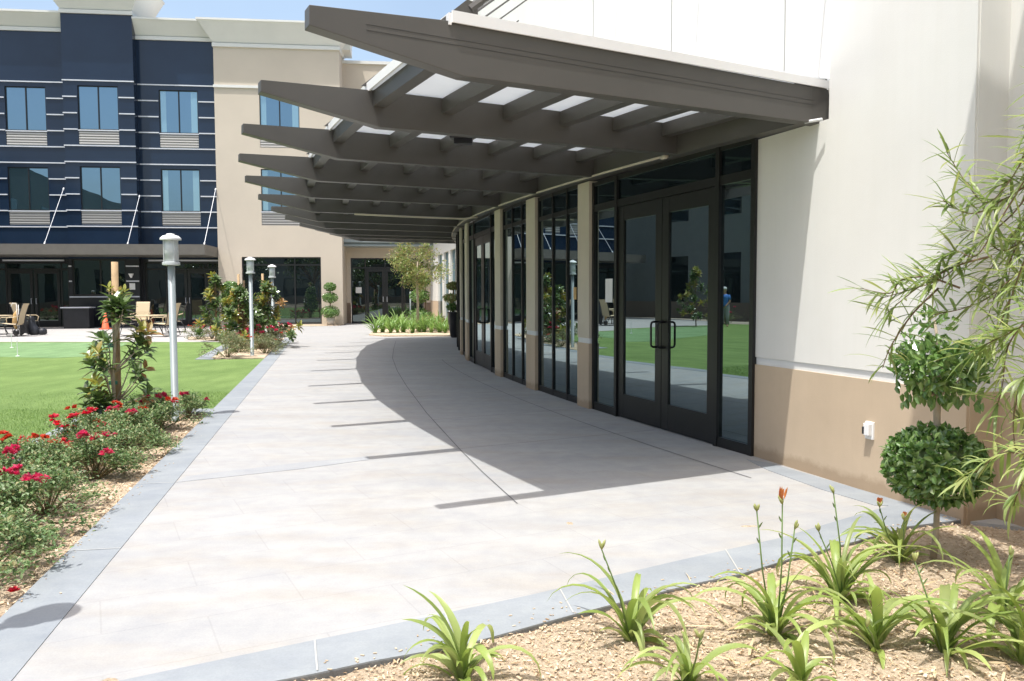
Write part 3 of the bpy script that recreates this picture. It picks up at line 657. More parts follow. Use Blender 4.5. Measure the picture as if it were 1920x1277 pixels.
# ================================================================== HOTEL
HT = tag(empty('hotel_building', tuple(H0)), 'three storey hotel with navy panelled bays and a beige stucco wing', 'building')
def wallcells(m, s0, s1, z0, z1, oF, th, opens):
    S = sorted(set([s0, s1]+[v for o in opens for v in o[:2] if s0 < v < s1])); Z = sorted(set([z0, z1]+[v for o in opens for v in o[2:] if z0 < v < z1]))
    for a, b_ in zip(S[:-1], S[1:]):
        for c, d in zip(Z[:-1], Z[1:]):
            mx, mz = (a+b_)/2, (c+d)/2
            if any(o[0] < mx < o[1] and o[2] < mz < o[3] for o in opens): continue
            hbox(m, a, b_, oF-th, oF, c, d)
FL = [(5.46, 7.46, 4.79, 5.40), (9.15, 11.16, 8.46, 9.09)]
def hwindow(s0, s1, oF, cur=0):
    for (z0, z1, g0, g1) in FL:
        fr = MB(); t = .04
        hbox(fr, s0, s0+t, oF-.14, oF-.05, z0, z1); hbox(fr, s1-t, s1, oF-.14, oF-.05, z0, z1); hbox(fr, s0+t, s1-t, oF-.14, oF-.052, z0, z0+t); hbox(fr, s0+t, s1-t, oF-.14, oF-.052, z1-t, z1)
        mid = (s0+s1)/2; hbox(fr, mid-.025, mid+.025, oF-.14, oF-.048, z0+t, z1-t)
        f = fr.build('window', MT['frame'], HT)
        for a, b_ in ((s0+t, mid-.025), (mid+.025, s1-t)): m = MB(); hbox(m, a, b_, oF-.12, oF-.09, z0+t, z1-t); m.build('pane', MT['hglass'], f)
        if cur:
            for a, b_ in ((s0+t, s0+t+.26), (s1-t-.30, s1-t)): m = MB(); hbox(m, a, b_, oF-.089, oF-.086, z0+t, z1-t); m.build('curtain', MT['curtain'], f)
        m = MB(); hbox(m, s0+.01, s1-.01, oF-.12, oF-.03, g0, g1)
        for k in range(5): hbox(m, s0+.01, s1-.01, oF-.03, oF-.012, g0+.05+k*.115, g0+.12+k*.115)
        m.build('vent_grille', MT['grille'], HT)
        m = MB(); hbox(m, s0-.02, s1+.02, oF-.1, oF+.02, g1+.005, z0-.005); m.build('window_sill', MT['stripe'], HT)
def opens(s0, s1): return [(s0, s1, g0, z1) for (z0, z1, g0, g1) in FL]
wins = {'L': (-9.46, -7.68, -.5), 'T': (-6.09, -4.31, 0), 'R': (-2.64, -.87, -.5), 'B': (2.05, 3.89, 0)}
m = MB(); wallcells(m, -15, -6.72, 3.2, 13.7, -.5, .4, opens(-9.46, -7.68)); m.build('navy_wall', MT['navy'], HT)
m = MB(); wallcells(m, -6.72, -3.60, 3.2, 14.4, 0, .9, opens(-6.09, -4.31)); m.build('navy_wall', MT['navy'], HT)
m = MB(); wallcells(m, -3.60, 0, 3.2, 13.5, -.5, .4, opens(-2.64, -.87)); m.build('navy_wall', MT['navy'], HT)
m = MB(); wallcells(m, 0, 5.80, 0, 13.25, 0, .4, opens(2.05, 3.89)+[(1.08, 4.78, .06, 3.29)]); hbox(m, 0, .4, -3, -.4, 0, 13.25); hbox(m, 5.4, 5.8, -3, -.4, 0, 13.25); m.build('beige_wall', MT['hbeige'], HT)
for k, (a, b_, o) in wins.items(): hwindow(a, b_, o, k in 'RB')
# white trim stripes, broken at the windows
st = MB()
for k in range(10):
    z = 4.70+.7425*k
    for (s0, s1, o, wn_) in ((-15, -6.73, -.5, 'L'), (-6.74, -3.58, 0, 'T'), (-3.58, -.002, -.5, 'R')):
        a, b_, _ = wins[wn_]; cut = any(g0-.04 < z < z1 for (z0, z1, g0, g1) in FL)
        if abs(z-8.41) < .05 or abs(z-4.70) < .05: cut = False
        for (u, v) in ([(s0, a-.03), (b_+.03, s1)] if cut else [(s0, s1)]): hbox(st, u, v, o, o+.045, z-.026, z+.026)
st.build('trim_stripe', MT['stripe'], HT)
m = MB(); hbox(m, -.03, 5.83, 0, .07, 11.22, 11.34); m.build('string_course', MT['cornice'], HT)
def frust(m, s0, s1, o1, z0, z1, e, back=2.5):
    b4 = [H(s0, o1, z0), H(s1, o1, z0), H(s1, o1-back, z0), H(s0, o1-back, z0)]; t4 = [H(s0-e, o1+e, z1), H(s1+e, o1+e, z1), H(s1+e, o1-back, z1), H(s0-e, o1-back, z1)]
    m.hexa(b4, t4)
    t5 = [H(s0-e-.04, o1+e+.04, z1), H(s1+e+.04, o1+e+.04, z1), H(s1+e+.04, o1-back, z1), H(s0-e-.04, o1-back, z1)]
    m.hexa(t5, [v+Vector((0, 0, .09)) for v in t5])
for (s0, s1, o, z0, zt, e) in ((-15, -6.72, -.5, 13.68, 14.4, .0), (-6.72, -3.60, 0, 14.4, 15.75, .75), (-3.6, 0, -.5, 13.45, 14.25, .0), (0, 5.8, 0, 13.1, 14.15, .55)):
    m = MB(); hbox(m, s0-.04, s1+.04, o-1, o+.08, z0, z0+.17)
    if e: frust(m, s0-.02, s1+.02, o+.04, z0+.20, zt, e)
    else:
        b4 = [H(s0, o+.04, z0+.2), H(s1, o+.04, z0+.2), H(s1, o-2, z0+.2), H(s0, o-2, z0+.2)]; t4 = [H(s0, o+.5, zt), H(s1, o+.5, zt), H(s1, o-2, zt), H(s0, o-2, zt)]; m.hexa(b4, t4)
        t5 = [H(s0, o+.54, zt), H(s1, o+.54, zt), H(s1, o-2, zt), H(s0, o-2, zt)]; m.hexa(t5, [v+Vector((0, 0, .09)) for v in t5])
    m.build('cornice', MT['cornice'], HT)
# recessed entry wing on the right
m = MB(); wallcells(m, 5.8, 13, 4.2, 13.0, -1.9, .4, []); m.build('beige_wall', MT['hbeige'], HT)
m = MB(); hbox(m, 5.8, 13.1, -3, -1.82, 13.0, 13.15); hbox(m, 5.82, 6.25, -2.4, -.9, 13.4, 14.4); m.build('cornice', MT['cornice'], HT)
m = MB(); wallcells(m, 5.8, 10.6, 1.05, 4.2, -2.5, .3, [(6.0, 9.75, 0, 3.35)]); m.build('beige_wall', MT['hbeige'], HT)
m = MB(); hbox(m, 5.8, 5.99, -2.8, -2.49, 0, 1.045); m.build('wainscot', MT['htan'], HT); m = MB(); hbox(m, 9.75, 10.6, -2.8, -2.49, 0, 1.045); m.build('wainscot', MT['htan'], HT)
m = MB(); hbox(m, 5.8, 10.7, -2.5, -1.0, 3.88, 3.96); hbox(m, 5.8, 10.7, -2.3, -1.1, 3.96, 4.06); hbox(m, 5.8, 10.7, -2.5, -.9, 4.06, 4.22); m.build('entry_awning', MT['galv'], HT)
def storefront(s0, s1, oF, z0, z1, mulls, trans, doors=(), gm='gglass'):
    f = MB(); t = .06
    for q in [s0]+[x-t/2 for x in mulls]+[s1-t]: hbox(f, q, q+t, oF-.1, oF, z0, z1)
    edges = [s0]+list(mulls)+[s1]
    for a, b_ in zip(edges[:-1], edges[1:]):
        hbox(f, a+t/2, b_-t/2, oF-.09, oF-.004, z1-t, z1); hbox(f, a+t/2, b_-t/2, oF-.09, oF-.004, z0, z0+.08)
        if trans: hbox(f, a+t/2, b_-t/2, oF-.09, oF-.004, trans-.04, trans+.04)
    fo = f.build('storefront', MT['frame'], HT)
    for a, b_ in zip(edges[:-1], edges[1:]):
        m = MB(); hbox(m, a+t/2, b_-t/2, oF-.07, oF-.05, z0+.07, z1-.05); m.build('pane', MT[gm], fo)
    for (a, b_) in doors:
        d = MB(); top = trans-.05
        hbox(d, a, a+.12, oF-.04, oF+.02, z0+.02, top); hbox(d, b_-.12, b_, oF-.04, oF+.02, z0+.02, top); hbox(d, a+.12, b_-.12, oF-.04, oF+.018, z0+.02, z0+.3); hbox(d, a+.12, b_-.12, oF-.04, oF+.018, top-.15, top)
        do = d.build('door', MT['frame'], HT); hs = b_-.07 if doors.index((a, b_)) % 2 == 0 else a+.07
        m = MB(); m.tube([H(hs, oF+.02, 1.1), H(hs, oF+.08, 1.1), H(hs, oF+.08, 1.35), H(hs, oF+.02, 1.35)], .015, 6); m.build('handle', MT['stripe'], do)
storefront(6.02, 9.74, -2.55, 0, 3.35, [6.75, 7.75, 8.75], 2.85, [(6.80, 7.72), (7.78, 8.70)])
m = MB(); hbox(m, 6.25, 6.55, -2.59, -2.585, 1.55, 1.85); m.build('notice', MT['paper'], HT)
storefront(1.08, 4.78, -.1, .06, 3.29, [3.53], 2.92)
# ground floor of the navy bays under the awning
m = MB(); wallcells(m, -15, -6.72, 0, 3.2, -.5, .4, [(-14.2, -6.95, 0, 3.05)]); wallcells(m, -6.72, -3.60, 0, 3.2, 0, .9, [(-6.58, -4.2, 1.46, 3.18)]); wallcells(m, -3.6, 0, 0, 3.2, -.5, .4, [(-3.5, -.06, 0, 3.05)])
m.build('charcoal_wall', MT['charcoal'], HT)
storefront(-14.2, -6.95, -.6, 0, 3.05, [-12.2, -9.75, -7.30], 2.72, [(-9.68, -8.58), (-8.50, -7.38)])
storefront(-3.5, -.06, -.6, 0, 3.05, [-2.55, -.62], 2.72, [(-2.5, -1.6), (-1.56, -.66)])
storefront(-6.58, -4.2, -.05, 1.46, 3.18, [-5.35], None)
m = MB()
for z in (1.42, 2.15, 2.85):
    for (a, b_) in ((-6.72, -6.6), (-4.18, -3.6)) if z > 1.5 else ((-6.72, -3.6),): hbox(m, a, b_, 0, .05, z-.03, z+.03)
hbox(m, -9.8, -7.1, -.5, -.42, 3.1, 3.17); hbox(m, -3.3, 0, -.5, -.42, 3.1, 3.17); m.build('trim_stripe', MT['stripe'], HT)
m = MB(); hbox(m, -5.2, -4.05, 0, .03, .12, 1.1); m.build('fireplace', MT['black'], HT)
m = MB(); hbox(m, -4.05, -3.80, 0, .02, 1.75, 2.05); m.build('notice', MT['paper'], HT)
m = MB(); c = H(-3.95, .0, 2.30); m.hexa([c+nf*.10-uf*.02, c+nf*.10+uf*.02, c+uf*.02, c-uf*.02], [c+nf*.16-uf*.1+Vector((0, 0, .2)), c+nf*.16+uf*.1+Vector((0, 0, .2)), c+uf*.1+Vector((0, 0, .2)), c-uf*.1+Vector((0, 0, .2))]); m.build('wall_sconce', MT['white'], HT)
m = MB(); hbox(m, -15, -.02, -.5, 2.5, 3.28, 3.34); hbox(m, -15, -.02, 2.42, 2.5, 3.34, 3.74); hbox(m, -.10, -.02, -.5, 2.42, 3.34, 3.74); hbox(m, -15, -.1, -.5, 2.42, 3.64, 3.70)
aw = m.build('awning', MT['awning'], HT)
for sb in (-6.82, -3.35, .02-.1, -10.3):
    st_ = {-6.82: -6.815, -3.35: -3.476, -.08: -.03, -10.3: -10.28}[round(sb, 2)]; m = MB()
    zt_ = {-6.82: 6.45, -3.35: 6.14, -.08: 6.5, -10.3: 6.3}[round(sb, 2)]
    a_, b2 = H(sb, 2.3, 3.74), H(st_, .02, zt_); dd = (b2-a_).normalized()
    m.tube([a_, a_+dd*.12, a_+dd*.13, b2-dd*.13, b2-dd*.12, b2], [.032, .032, .013, .013, .035, .035], 6); m.build('awning_rod', MT['stripe'], aw)
# white wing on the right, between hotel and pavilion
WG = tag(empty('white_wing', (-3.2, 38, 0)), 'sunlit white wing with tall dark windows beyond the potted topiary', 'building')
wa_, wb_ = Vector((-2.15, 33.0, 0)), Vector((-4.28, 43.4, 0)); wd_ = (wb_-wa_).normalized(); WL = (wb_-wa_).length
def wx(x):   # distance along wing for image column x at eye level
    d = ray(x, 548); k = (wa_.x*d.y-wa_.y*d.x)/(wd_.y*d.x-wd_.x*d.y) if True else 0
    return k
cols = [wx(821.7), wx(829.3), wx(832.6), wx(841.4), wx(844.6), wx(854.8)]
m = MB(); segs = [(WL, cols[0]), (cols[1], cols[2]), (cols[3], cols[4]), (cols[5], -4)]
for a, b_ in segs:
    seg(m, wa_+wd_*b_, wa_+wd_*a, -.3, 0, 0, 3.35)
seg(m, wa_-wd_*4, wb_, -.3, 0, 3.35, 5.2)
m.build('wall', MT['white_stucco'], WG)
m = MB(); seg(m, wa_+wd_*cols[0], wb_, -.3, .01, 0, 1.15); m.build('wainscot', MT['tan_stucco'], WG)
m = MB(); seg(m, wa_-wd_*4, wb_, -.3, .30, 4.35, 4.6); m.build('eave', MT['galv'], WG)
for a, b_ in ((cols[0], cols[1]), (cols[2], cols[3]), (cols[4], cols[5])):
    m = MB(); seg(m, wa_+wd_*b_, wa_+wd_*a, -.2, -.1, 0, 3.35); m.build('window', MT['spandrel'], WG)
m = MB(); m.tube([wb_+Vector((.05, -.12, 3.0)), wb_+Vector((.05, -.12, 4.5))], .12, 8); m.build('downpipe', MT['charcoal'], WG)

# wing across the lawn, outside the frame, seen only as a reflection in the pavilion glass
OP = tag(empty('opposite_wing', (-28, 12, 0)), 'cream wing across the lawn that shows dimly in the pavilion glass', 'building')
ox, oy = Vector((-25.5, -14, 0)), Vector((-30.0, 38.8, 0)); od = (oy-ox).normalized(); OL = (oy-ox).length
m = MB(); seg(m, ox, oy, 0, .4, 3.6, 10); S = 0; holes = [(5+6*i, 7.2+6*i) for i in range(8)]
k = 0
for a, b_ in holes+[(OL, OL)]: seg(m, ox+od*k, ox+od*a, 0, .4, 1.0, 3.6) if a > k else None; k = b_
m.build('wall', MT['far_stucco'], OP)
m = MB(); seg(m, ox, oy, -.03, .4, 0, 1.0); m.build('wainscot', MT['htan'], OP)
for a, b_ in holes:
    m = MB(); seg(m, ox+od*a, ox+od*b_, .1, .2, 1.0, 3.6); m.build('window', MT['gglass'], OP)
    m = MB(); seg(m, ox+od*a, ox+od*b_, -.02, .1, 5.6, 7.8); m.build('window', MT['gglass'], OP)

# block and trees behind the camera, which the glass and the navy panels mirror
RW = tag(empty('rear_wing', (-10, -34, 0)), 'dim block behind the camera that the hotel glass mirrors', 'building')
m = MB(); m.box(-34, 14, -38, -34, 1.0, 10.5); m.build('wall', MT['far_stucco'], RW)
m = MB(); m.box(-34, 14, -38, -33.97, 0, 1.0); m.build('wainscot', MT['htan'], RW)
for k in range(7):
    for z0 in (1.2, 5.6): m = MB(); m.box(-32+6.4*k, -28.6+6.4*k, -33.98, -33.9, z0, z0+2.2); m.build('window', MT['gglass'], RW)

# ================================================================== LAMPS
def make_lamp(label):
    r = tag(empty('garden_lamp', (0, 0, 0)), label, 'lamp', 'grey post lamps along the path')
    MB().lathe([(.055, 0), (.055, .01), (.043, .015), (.043, 1.93), (.03, 1.935)], n=18).build('pole', MT['galv'], r, True, True)
    MB().lathe([(.09, 1.93), (.105, 1.935), (.105, 1.965), (.085, 1.97)], n=24).build('base_ring', MT['lampbody'], r, False, True)
    MB().lathe([(.082, 1.97), (.082, 2.235), (.078, 2.236)], n=24).build('diffuser', MT['lampbody'], r, True, True)
    MB().lathe([(.085, 2.235), (.125, 2.24), (.125, 2.258), (.09, 2.29), (.05, 2.30), (.045, 2.315), (.01, 2.32)], n=24).build('cap', MT['white'], r, False, True)
    for k in range(4):
        m = MB(); a = pi/4+k*pi/2; m.tube([(.089*cos(a), .089*sin(a), 1.965), (.089*cos(a), .089*sin(a), 2.24)], .006, 6); m.build('guard_rod', MT['lampbody'], r, False, True)
    return r
lp = make_lamp('tall grey post lamp nearest the camera, behind the red roses')
b = AT(325, 640, 10.2); lp.location = (b.x, b.y, -.03)
l2 = G(473, 668); c = copy_tree(lp, None, (l2.x, l2.y, 0), .3, 1.055); c['label'] = 'grey post lamp in front of the far flowering bed'
b3 = AT(512, 600, 25.4); c = copy_tree(lp, None, (b3.x, b3.y, 0), .1, 1.05); c['label'] = 'farthest grey post lamp, rising behind the far magnolias'
c = copy_tree(lp, None, (-2.72, 3.36, -.03), .1, 1.0); c['label'] = 'post lamp off the left edge that throws its shadow on the path border'

# ================================================================== PLANTS
UP = Vector((0, 0, 1))
def rdir(zmin=-1, zmax=1):
    z = random.uniform(zmin, zmax); a = random.uniform(0, 2*pi); r = sqrt(1-z*z); return Vector((r*cos(a), r*sin(a), z))
def rose_proto(label, flower, nfl, R=.38, Ht=.42, leafm='rose_leaf', nl=2100, grp='flowering bushes in the beds', name='rose_bush', ls=.032):
    r = tag(empty(name), label, 'rose bush' if name == 'rose_bush' else 'shrub', grp)
    st = MB(); lf = MB(); fl = MB(); tips = []
    for k in range(24):
        a = random.uniform(0, 2*pi); e = random.uniform(.12, 1.35); L = random.uniform(.7, 1.1)
        tip = Vector((cos(a)*cos(e)*R*1.15, sin(a)*cos(e)*R*1.15, sin(e)*Ht))*L
        tip += Vector((random.uniform(-.04, .04), random.uniform(-.04, .04), 0))
        mid = tip*.5+Vector((0, 0, .05)); st.tube([(0, 0, -.02), mid, tip], [.006, .004, .002], 4); tips.append((mid, tip))
    for k in range(nl):
        mid, tip = random.choice(tips); t = random.random()**.6; p = mid*(1-t)+tip*t if t > .15 else mid*(t/.15)
        p = p+rdir()*random.uniform(.01, .10); p.z = max(.015, p.z)
        lf.sleaf(p, (rdir(-.2, .9)), UP, ls*random.uniform(.7, 1.35), ls*.6*random.uniform(.7, 1.3))
    ftips = sorted(tips, key=lambda q: -q[1].z)
    cl = []
    for k in range(nfl):
        if k % 4 == 0 or not cl: cl.append(random.choice(ftips[:15])[1]+rdir(0, 1)*random.uniform(0, .06))
        p = cl[-1]+rdir(-.2, .8)*random.uniform(.02, .055); rr = random.uniform(.030, .048)
        for q in range(13):
            d = (rdir(-.1, 1)+UP*.2).normalized(); fl.sleaf(p, d, UP if abs(d.z) < .8 else Vector((1, 0, 0)), rr*random.uniform(.8, 1.1), rr*.95, .35)
    st.build('stems', MT['stem'], r, False, True); lf.build('foliage', MT[leafm], r, False, True)
    if nfl: tag(fl.build('blossoms', MT[flower], r, False, True), kind='stuff')
    return r
protos = [rose_proto('x', 'red', 24, .36, .36), rose_proto('x', 'crimson', 20, .36, .36), rose_proto('x', 'coral', 12, .36, .38), rose_proto('x', 'red', 48, .34, .44), rose_proto('x', 'red', 0, .38, .42, 'rose_leaf', 2300)]
bushes = [ # px x, base y, proto, scale, label
 (-45, 1085, 4, 1.0, 'leafy rose bush cut by the left edge, with one red bloom fallen beside it'),
 (22, 1003, 1, 1.05, 'green rose bush at the left edge above the nearest bush'),
 (88, 955, 4, .95, 'dense flowerless green bush beside the pale mulch strip'),
 (5, 935, 1, 1.0, 'rose bush with pink blooms at the left edge of the bed'),
 (178, 892, 1, .95, 'rose bush with hanging crimson blooms next to the path border'),
 (52, 905, 2, .95, 'rose bush with a few coral blooms by the lawn kerb'),
 (120, 885, 0, .95, 'rose bush with scattered red blooms in the middle of the bed'),
 (-30, 895, 2, .85, 'low rose bush touching the lawn kerb at the left edge'),
 (168, 858, 3, 1.0, 'rose bush with the thickest bright red cluster of blooms'),
 (238, 855, 4, .92, 'green bush between the crimson rose and the path'),
 (112, 862, 0, .8, 'small rose bush with red blooms near the lawn kerb'),
 (222, 832, 1, .95, 'rose bush with crimson blooms right of the magnolia foot'),
 (282, 824, 2, 1.0, 'tall green rose bush with coral bloom in front of the near lamp'),
 (172, 826, 2, .85, 'rose bush with small coral blooms under the magnolia'),
 (298, 800, 1, 1.0, 'rose bush with a crimson bloom beside the near lamp pole'),
 (352, 780, 1, .8, 'last rose bush of the near bed, right of the near lamp pole'),
 (255, 802, 4, .95, 'flowerless bush between the magnolia and the near lamp'),
]
usedp = set()
def put(proto, loc, rz, sc, label, used=usedp):
    if id(proto) not in used: used.add(id(proto)); o = proto; o.location = loc; o.rotation_euler = (0, 0, rz); o.scale = (sc, sc, sc)
    else: o = copy_tree(proto, None, loc, rz, sc)
    o['label'] = label; return o
for x, y, k, s, lab in bushes:
    g = G(x, y); put(protos[k], (g.x, g.y, -.03), random.uniform(0, 6), s*1.06, lab)
g = G(26, 1110); m = MB()
for q in range(26): d = (rdir(-.1, 1)+UP*.2).normalized(); m.sleaf(Vector((g.x, g.y, 0)), d, UP if abs(d.z) < .8 else Vector((1, 0, 0)), .035, .03, .3)
tag(m.build('fallen_rose', MT['red']), 'single red rose bloom low on the mulch at the left edge', 'flower')
sprotos = [rose_proto('x', 'coral', 22, .45, .50, 'pale_leaf', 900, 'low shrubs in the far bed', 'flowering_shrub', .045), rose_proto('x', 'crimson', 60, .45, .55, 'pale_leaf', 700, 'low shrubs in the far bed', 'flowering_shrub', .045), rose_proto('x', 'coral', 4, .48, .55, 'pale_leaf', 1000, 'low shrubs in the far bed', 'flowering_shrub', .05)]
for x, y, k, s, lab in [(371, 637, 0, 1.1, 'rusty pink shrub at the patio edge, left end of the far bed'), (398, 636, 1, .9, 'pink shrub next to the rusty one at the patio edge'), (422, 636, 1, .9, 'red flowered shrub at the patio edge under the magnolias'),
   (425, 671, 2, 1.15, 'pale green shrub at the front left corner of the far bed'), (445, 662, 2, 1.0, 'pale shrub just left of the second lamp'), (455, 655, 1, 1.1, 'red flowered shrub left of the second lamp pole'), (497, 664, 2, .95, 'pale shrub right of the second lamp pole'),
   (490, 655, 1, 1.2, 'crimson flowered shrub right of the second lamp pole'), (507, 652, 2, 1.0, 'pale shrub beside the path border in the far bed'), (521, 645, 1, 1.2, 'crimson shrub at the path corner of the far bed'), (477, 645, 1, 1.1, 'red shrub in the middle of the far bed behind the lamp'), (513, 660, 2, .7, 'smallest pale shrub by the path border')]:
    g = G(x, y); put(sprotos[k], (g.x, g.y, 0), random.uniform(0, 6), s, lab)

# ---- magnolias
def whorl(m, c, d, n, L, w):
    d = d.normalized()
    for k in range(n):
        a = k*2.4+random.uniform(-.3, .3); t = k/n
        u = d.cross(Vector((.3, .2, 1)) if abs(d.z) < .95 else Vector((1, 0, 0))).normalized(); v = d.cross(u)
        out = (u*cos(a)+v*sin(a)); el_ = 1.1-1.15*t
        dr = (out*cos(el_)+d*sin(el_)-UP*random.uniform(0, .25)).normalized()
        m.leaf(c-d*(t*L*.55), dr, d if abs(dr.dot(d)) < .9 else u, L*random.uniform(.8, 1.15), w*random.uniform(.85, 1.1), .22, random.uniform(.05, .3))
MG = tag(empty('young_magnolia', tuple(AT(218, 780, 9.25).xy)+(-.03,)), 'young staked magnolia with glossy leaves rising from the near rose bed', 'tree', 'staked magnolias')
mb_ = Vector(MG.location); Ym = mb_.y
dark, new, brn, stm = MB(), MB(), MB(), MB()
base = Vector((mb_.x+.02, mb_.y-.03, 0))
trk = [base, AT(214, 760, Ym-.05), AT(212, 700, Ym-.08), AT(216, 640, Ym-.08), AT(221, 575, Ym-.05)]
stm.tube(trk, [.024, .022, .018, .014, .008], 8)
W_ = [(222, 553, 8, .14, 0, 'n', .05), (204, 541, 6, .10, 0, 'n', 0), (234, 545, 6, .10, 0, 'n', .05), (216, 568, 22, .20, 0, 'd', -.05), (222, 588, 20, .19, .1, 'd', -.05), (232, 572, 12, .17, .2, 'd', -.1), (205, 578, 12, .17, -.2, 'd', 0),
      (190, 634, 16, .17, -.3, 'd', .1), (202, 640, 12, .15, -.2, 'd', -.1), (183, 655, 12, .16, -.4, 'd', .0), (168, 668, 9, .14, -.3, 'n', -.1), (184, 660, 8, .14, 0, 'n', -.2), (172, 684, 14, .17, -.5, 'd', -.15), (192, 682, 14, .17, -.2, 'd', -.2), (200, 700, 12, .16, 0, 'd', .15),
      (265, 620, 10, .19, .3, 'n', 0), (278, 622, 8, .17, .5, 'b', .0), (256, 628, 7, .15, .1, 'n', .1), (262, 645, 16, .17, .4, 'd', -.05), (250, 668, 14, .16, .2, 'd', 0), (276, 655, 10, .16, .6, 'd', .1), (258, 695, 12, .15, .4, 'd', -.1), (272, 690, 7, .15, .8, 'b', 0), (264, 712, 10, .14, .5, 'd', .1),
      (178, 717, 10, .17, -.3, 'n', -.2), (186, 722, 6, .15, 0, 'n', -.25), (166, 735, 12, .17, -.6, 'd', -.2), (185, 745, 20, .19, -.2, 'd', -.25), (198, 757, 18, .18, 0, 'd', -.2), (172, 765, 14, .18, -.5, 'd', -.15), (190, 780, 18, .18, -.1, 'd', -.25), (160, 775, 8, .15, -.9, 'b', -.1), (210, 768, 12, .16, .2, 'd', .1), (220, 740, 10, .15, .1, 'd', .15),
      (278, 735, 10, .17, .7, 'd', -.1), (270, 755, 9, .16, .6, 'b', 0), (252, 770, 12, .16, .4, 'd', -.15), (240, 782, 12, .16, .2, 'd', -.1), (226, 775, 12, .16, 0, 'd', -.3), (205, 800, 14, .16, -.2, 'd', -.3), (183, 800, 10, .15, -.4, 'd', 0)]
for x, y, n, L, lean, kd_, dy in W_:
    c_ = AT(x, y, Ym+dy*1.3); d_ = Vector((lean, random.uniform(-.3, .1), 1)).normalized()
    whorl({'d': dark, 'n': new, 'b': brn}[kd_], c_, d_, n, L, L*.41)
    t0 = random.choice(trk[1:4]) if y > 620 else trk[3]
    if c_.z < t0.z: t0 = trk[1] if c_.z > trk[1].z else trk[0]
    stm.tube([t0, (t0+c_)/2+Vector((0, 0, -.03)), c_-d_*L*.3], [.010, .007, .005], 6)
stm.build('trunk', MT['pale_bark'], MG, True)
dark.build('leaves', MT['mag_leaf'], MG); new.build('new_leaves', MT['mag_new'], MG); brn.build('bronze_leaves', MT['mag_brown'], MG)
sk = AT(222, 780, 9.35)
SK = tag(empty('tree_stake', (sk.x, sk.y, -.05)), 'round wooden stake tied to the near magnolia with green bands', 'stake', 'round tree stakes')
m = MB(); m.tube([(0, 0, 0), (.002, 0, 1.0), (.012, 0, AT(224, 491, 9.35).z+.05)], [.040, .039, .036], 12); m.build('pole', MT['stake'], SK, True, True)
for zz in (.60, 1.02):
    m = MB(); m.tube([(-.02, -.055, zz-.02), (-.02, -.055, zz+.02)], .045, 10); m.build('tie', MT['tie'], SK, False, True)
def magnolia(loc, h, n, seed, label, spread=.5, stake=True, extra='n'):
    random.seed(seed); r = tag(empty('young_magnolia', loc), label, 'tree', 'staked magnolias'); d_, n_, b_, s_ = MB(), MB(), MB(), MB()
    s_.tube([(0, 0, 0), (.02, 0, h*.5), (0, .02, h*.9)], [.03, .02, .008], 6)
    for k in range(n):
        t = (k+.5)/n; z = h*(.15+.85*t); R = spread*(1.08-t)**.9*random.uniform(.3, 1.3); a = random.uniform(0, 2*pi); c_ = Vector((R*cos(a), R*sin(a), z)); dd = Vector((cos(a)*.7, sin(a)*.7, 1)).normalized()
        s_.tube([(0, 0, z*.7), (c_.x*.5, c_.y*.5, z*.88), tuple(c_)], [.012, .008, .005], 5)
        tgt = n_ if random.random() < .28 else (b_ if random.random() < .05 else d_)
        whorl(tgt, c_, dd, 16, .20, .09)
    s_.build('trunk', MT['bark'], r, True, True); d_.build('leaves', MT['mag_leaf'], r, False, True); n_.build('new_leaves', MT['mag_new'], r, False, True); b_.build('bronze_leaves', MT['mag_brown'], r, False, True)
    return r
for (x, y, h, n, sd, sp, lab, sx, stop) in ((405, 640, 2.15, 34, 3, .8, 'left one of the far magnolias, narrow top beside its stake', 405, 520), (455, 655, 1.7, 44, 5, .95, 'middle far magnolia, spreading behind the second lamp', 449, 514), (503, 650, 1.85, 44, 9, .9, 'right far magnolia with orange tinted top beside the path', 494, 513)):
    g = G(x, y); magnolia((g.x, g.y, 0), h, n, sd, lab, sp)
    s_ = AT(sx, 600, g.y+.25); o = empty('tree_stake', (s_.x, s_.y, 0)); tag(o, {405: 'stake of the left far magnolia', 449: 'stake of the middle far magnolia, bare above the leaves', 494: 'stake of the right far magnolia'}[sx]+', thin round wood', 'stake', 'round tree stakes')
    MB().tube([(0, 0, 0), (0, 0, AT(sx, stop, g.y+.25).z)], .035, 8).build('pole', MT['stake'], o, True, True)
random.seed(21)
# dark magnolia and shrubs in front of the opposite wing (mirrored in the glass)
magnolia((-21.2, 26.0, 0), 2.6, 44, 12, 'magnolia across the lawn that shows in the door glass', .9)
random.seed(33)
for k in range(9):
    put(sprotos[k % 3], (-25.2-.15*k+random.uniform(-.4, .4), 27.5-2.2*k, 0), k, 1.5, 'shrub %s across the lawn, mirrored in the glass' % ['nearest the magnolia', 'second from the magnolia', 'third from the magnolia', 'fourth from the magnolia', 'fifth from the magnolia', 'sixth from the magnolia', 'seventh from the magnolia', 'last but one of the row', 'at the camera end of the row'][k])

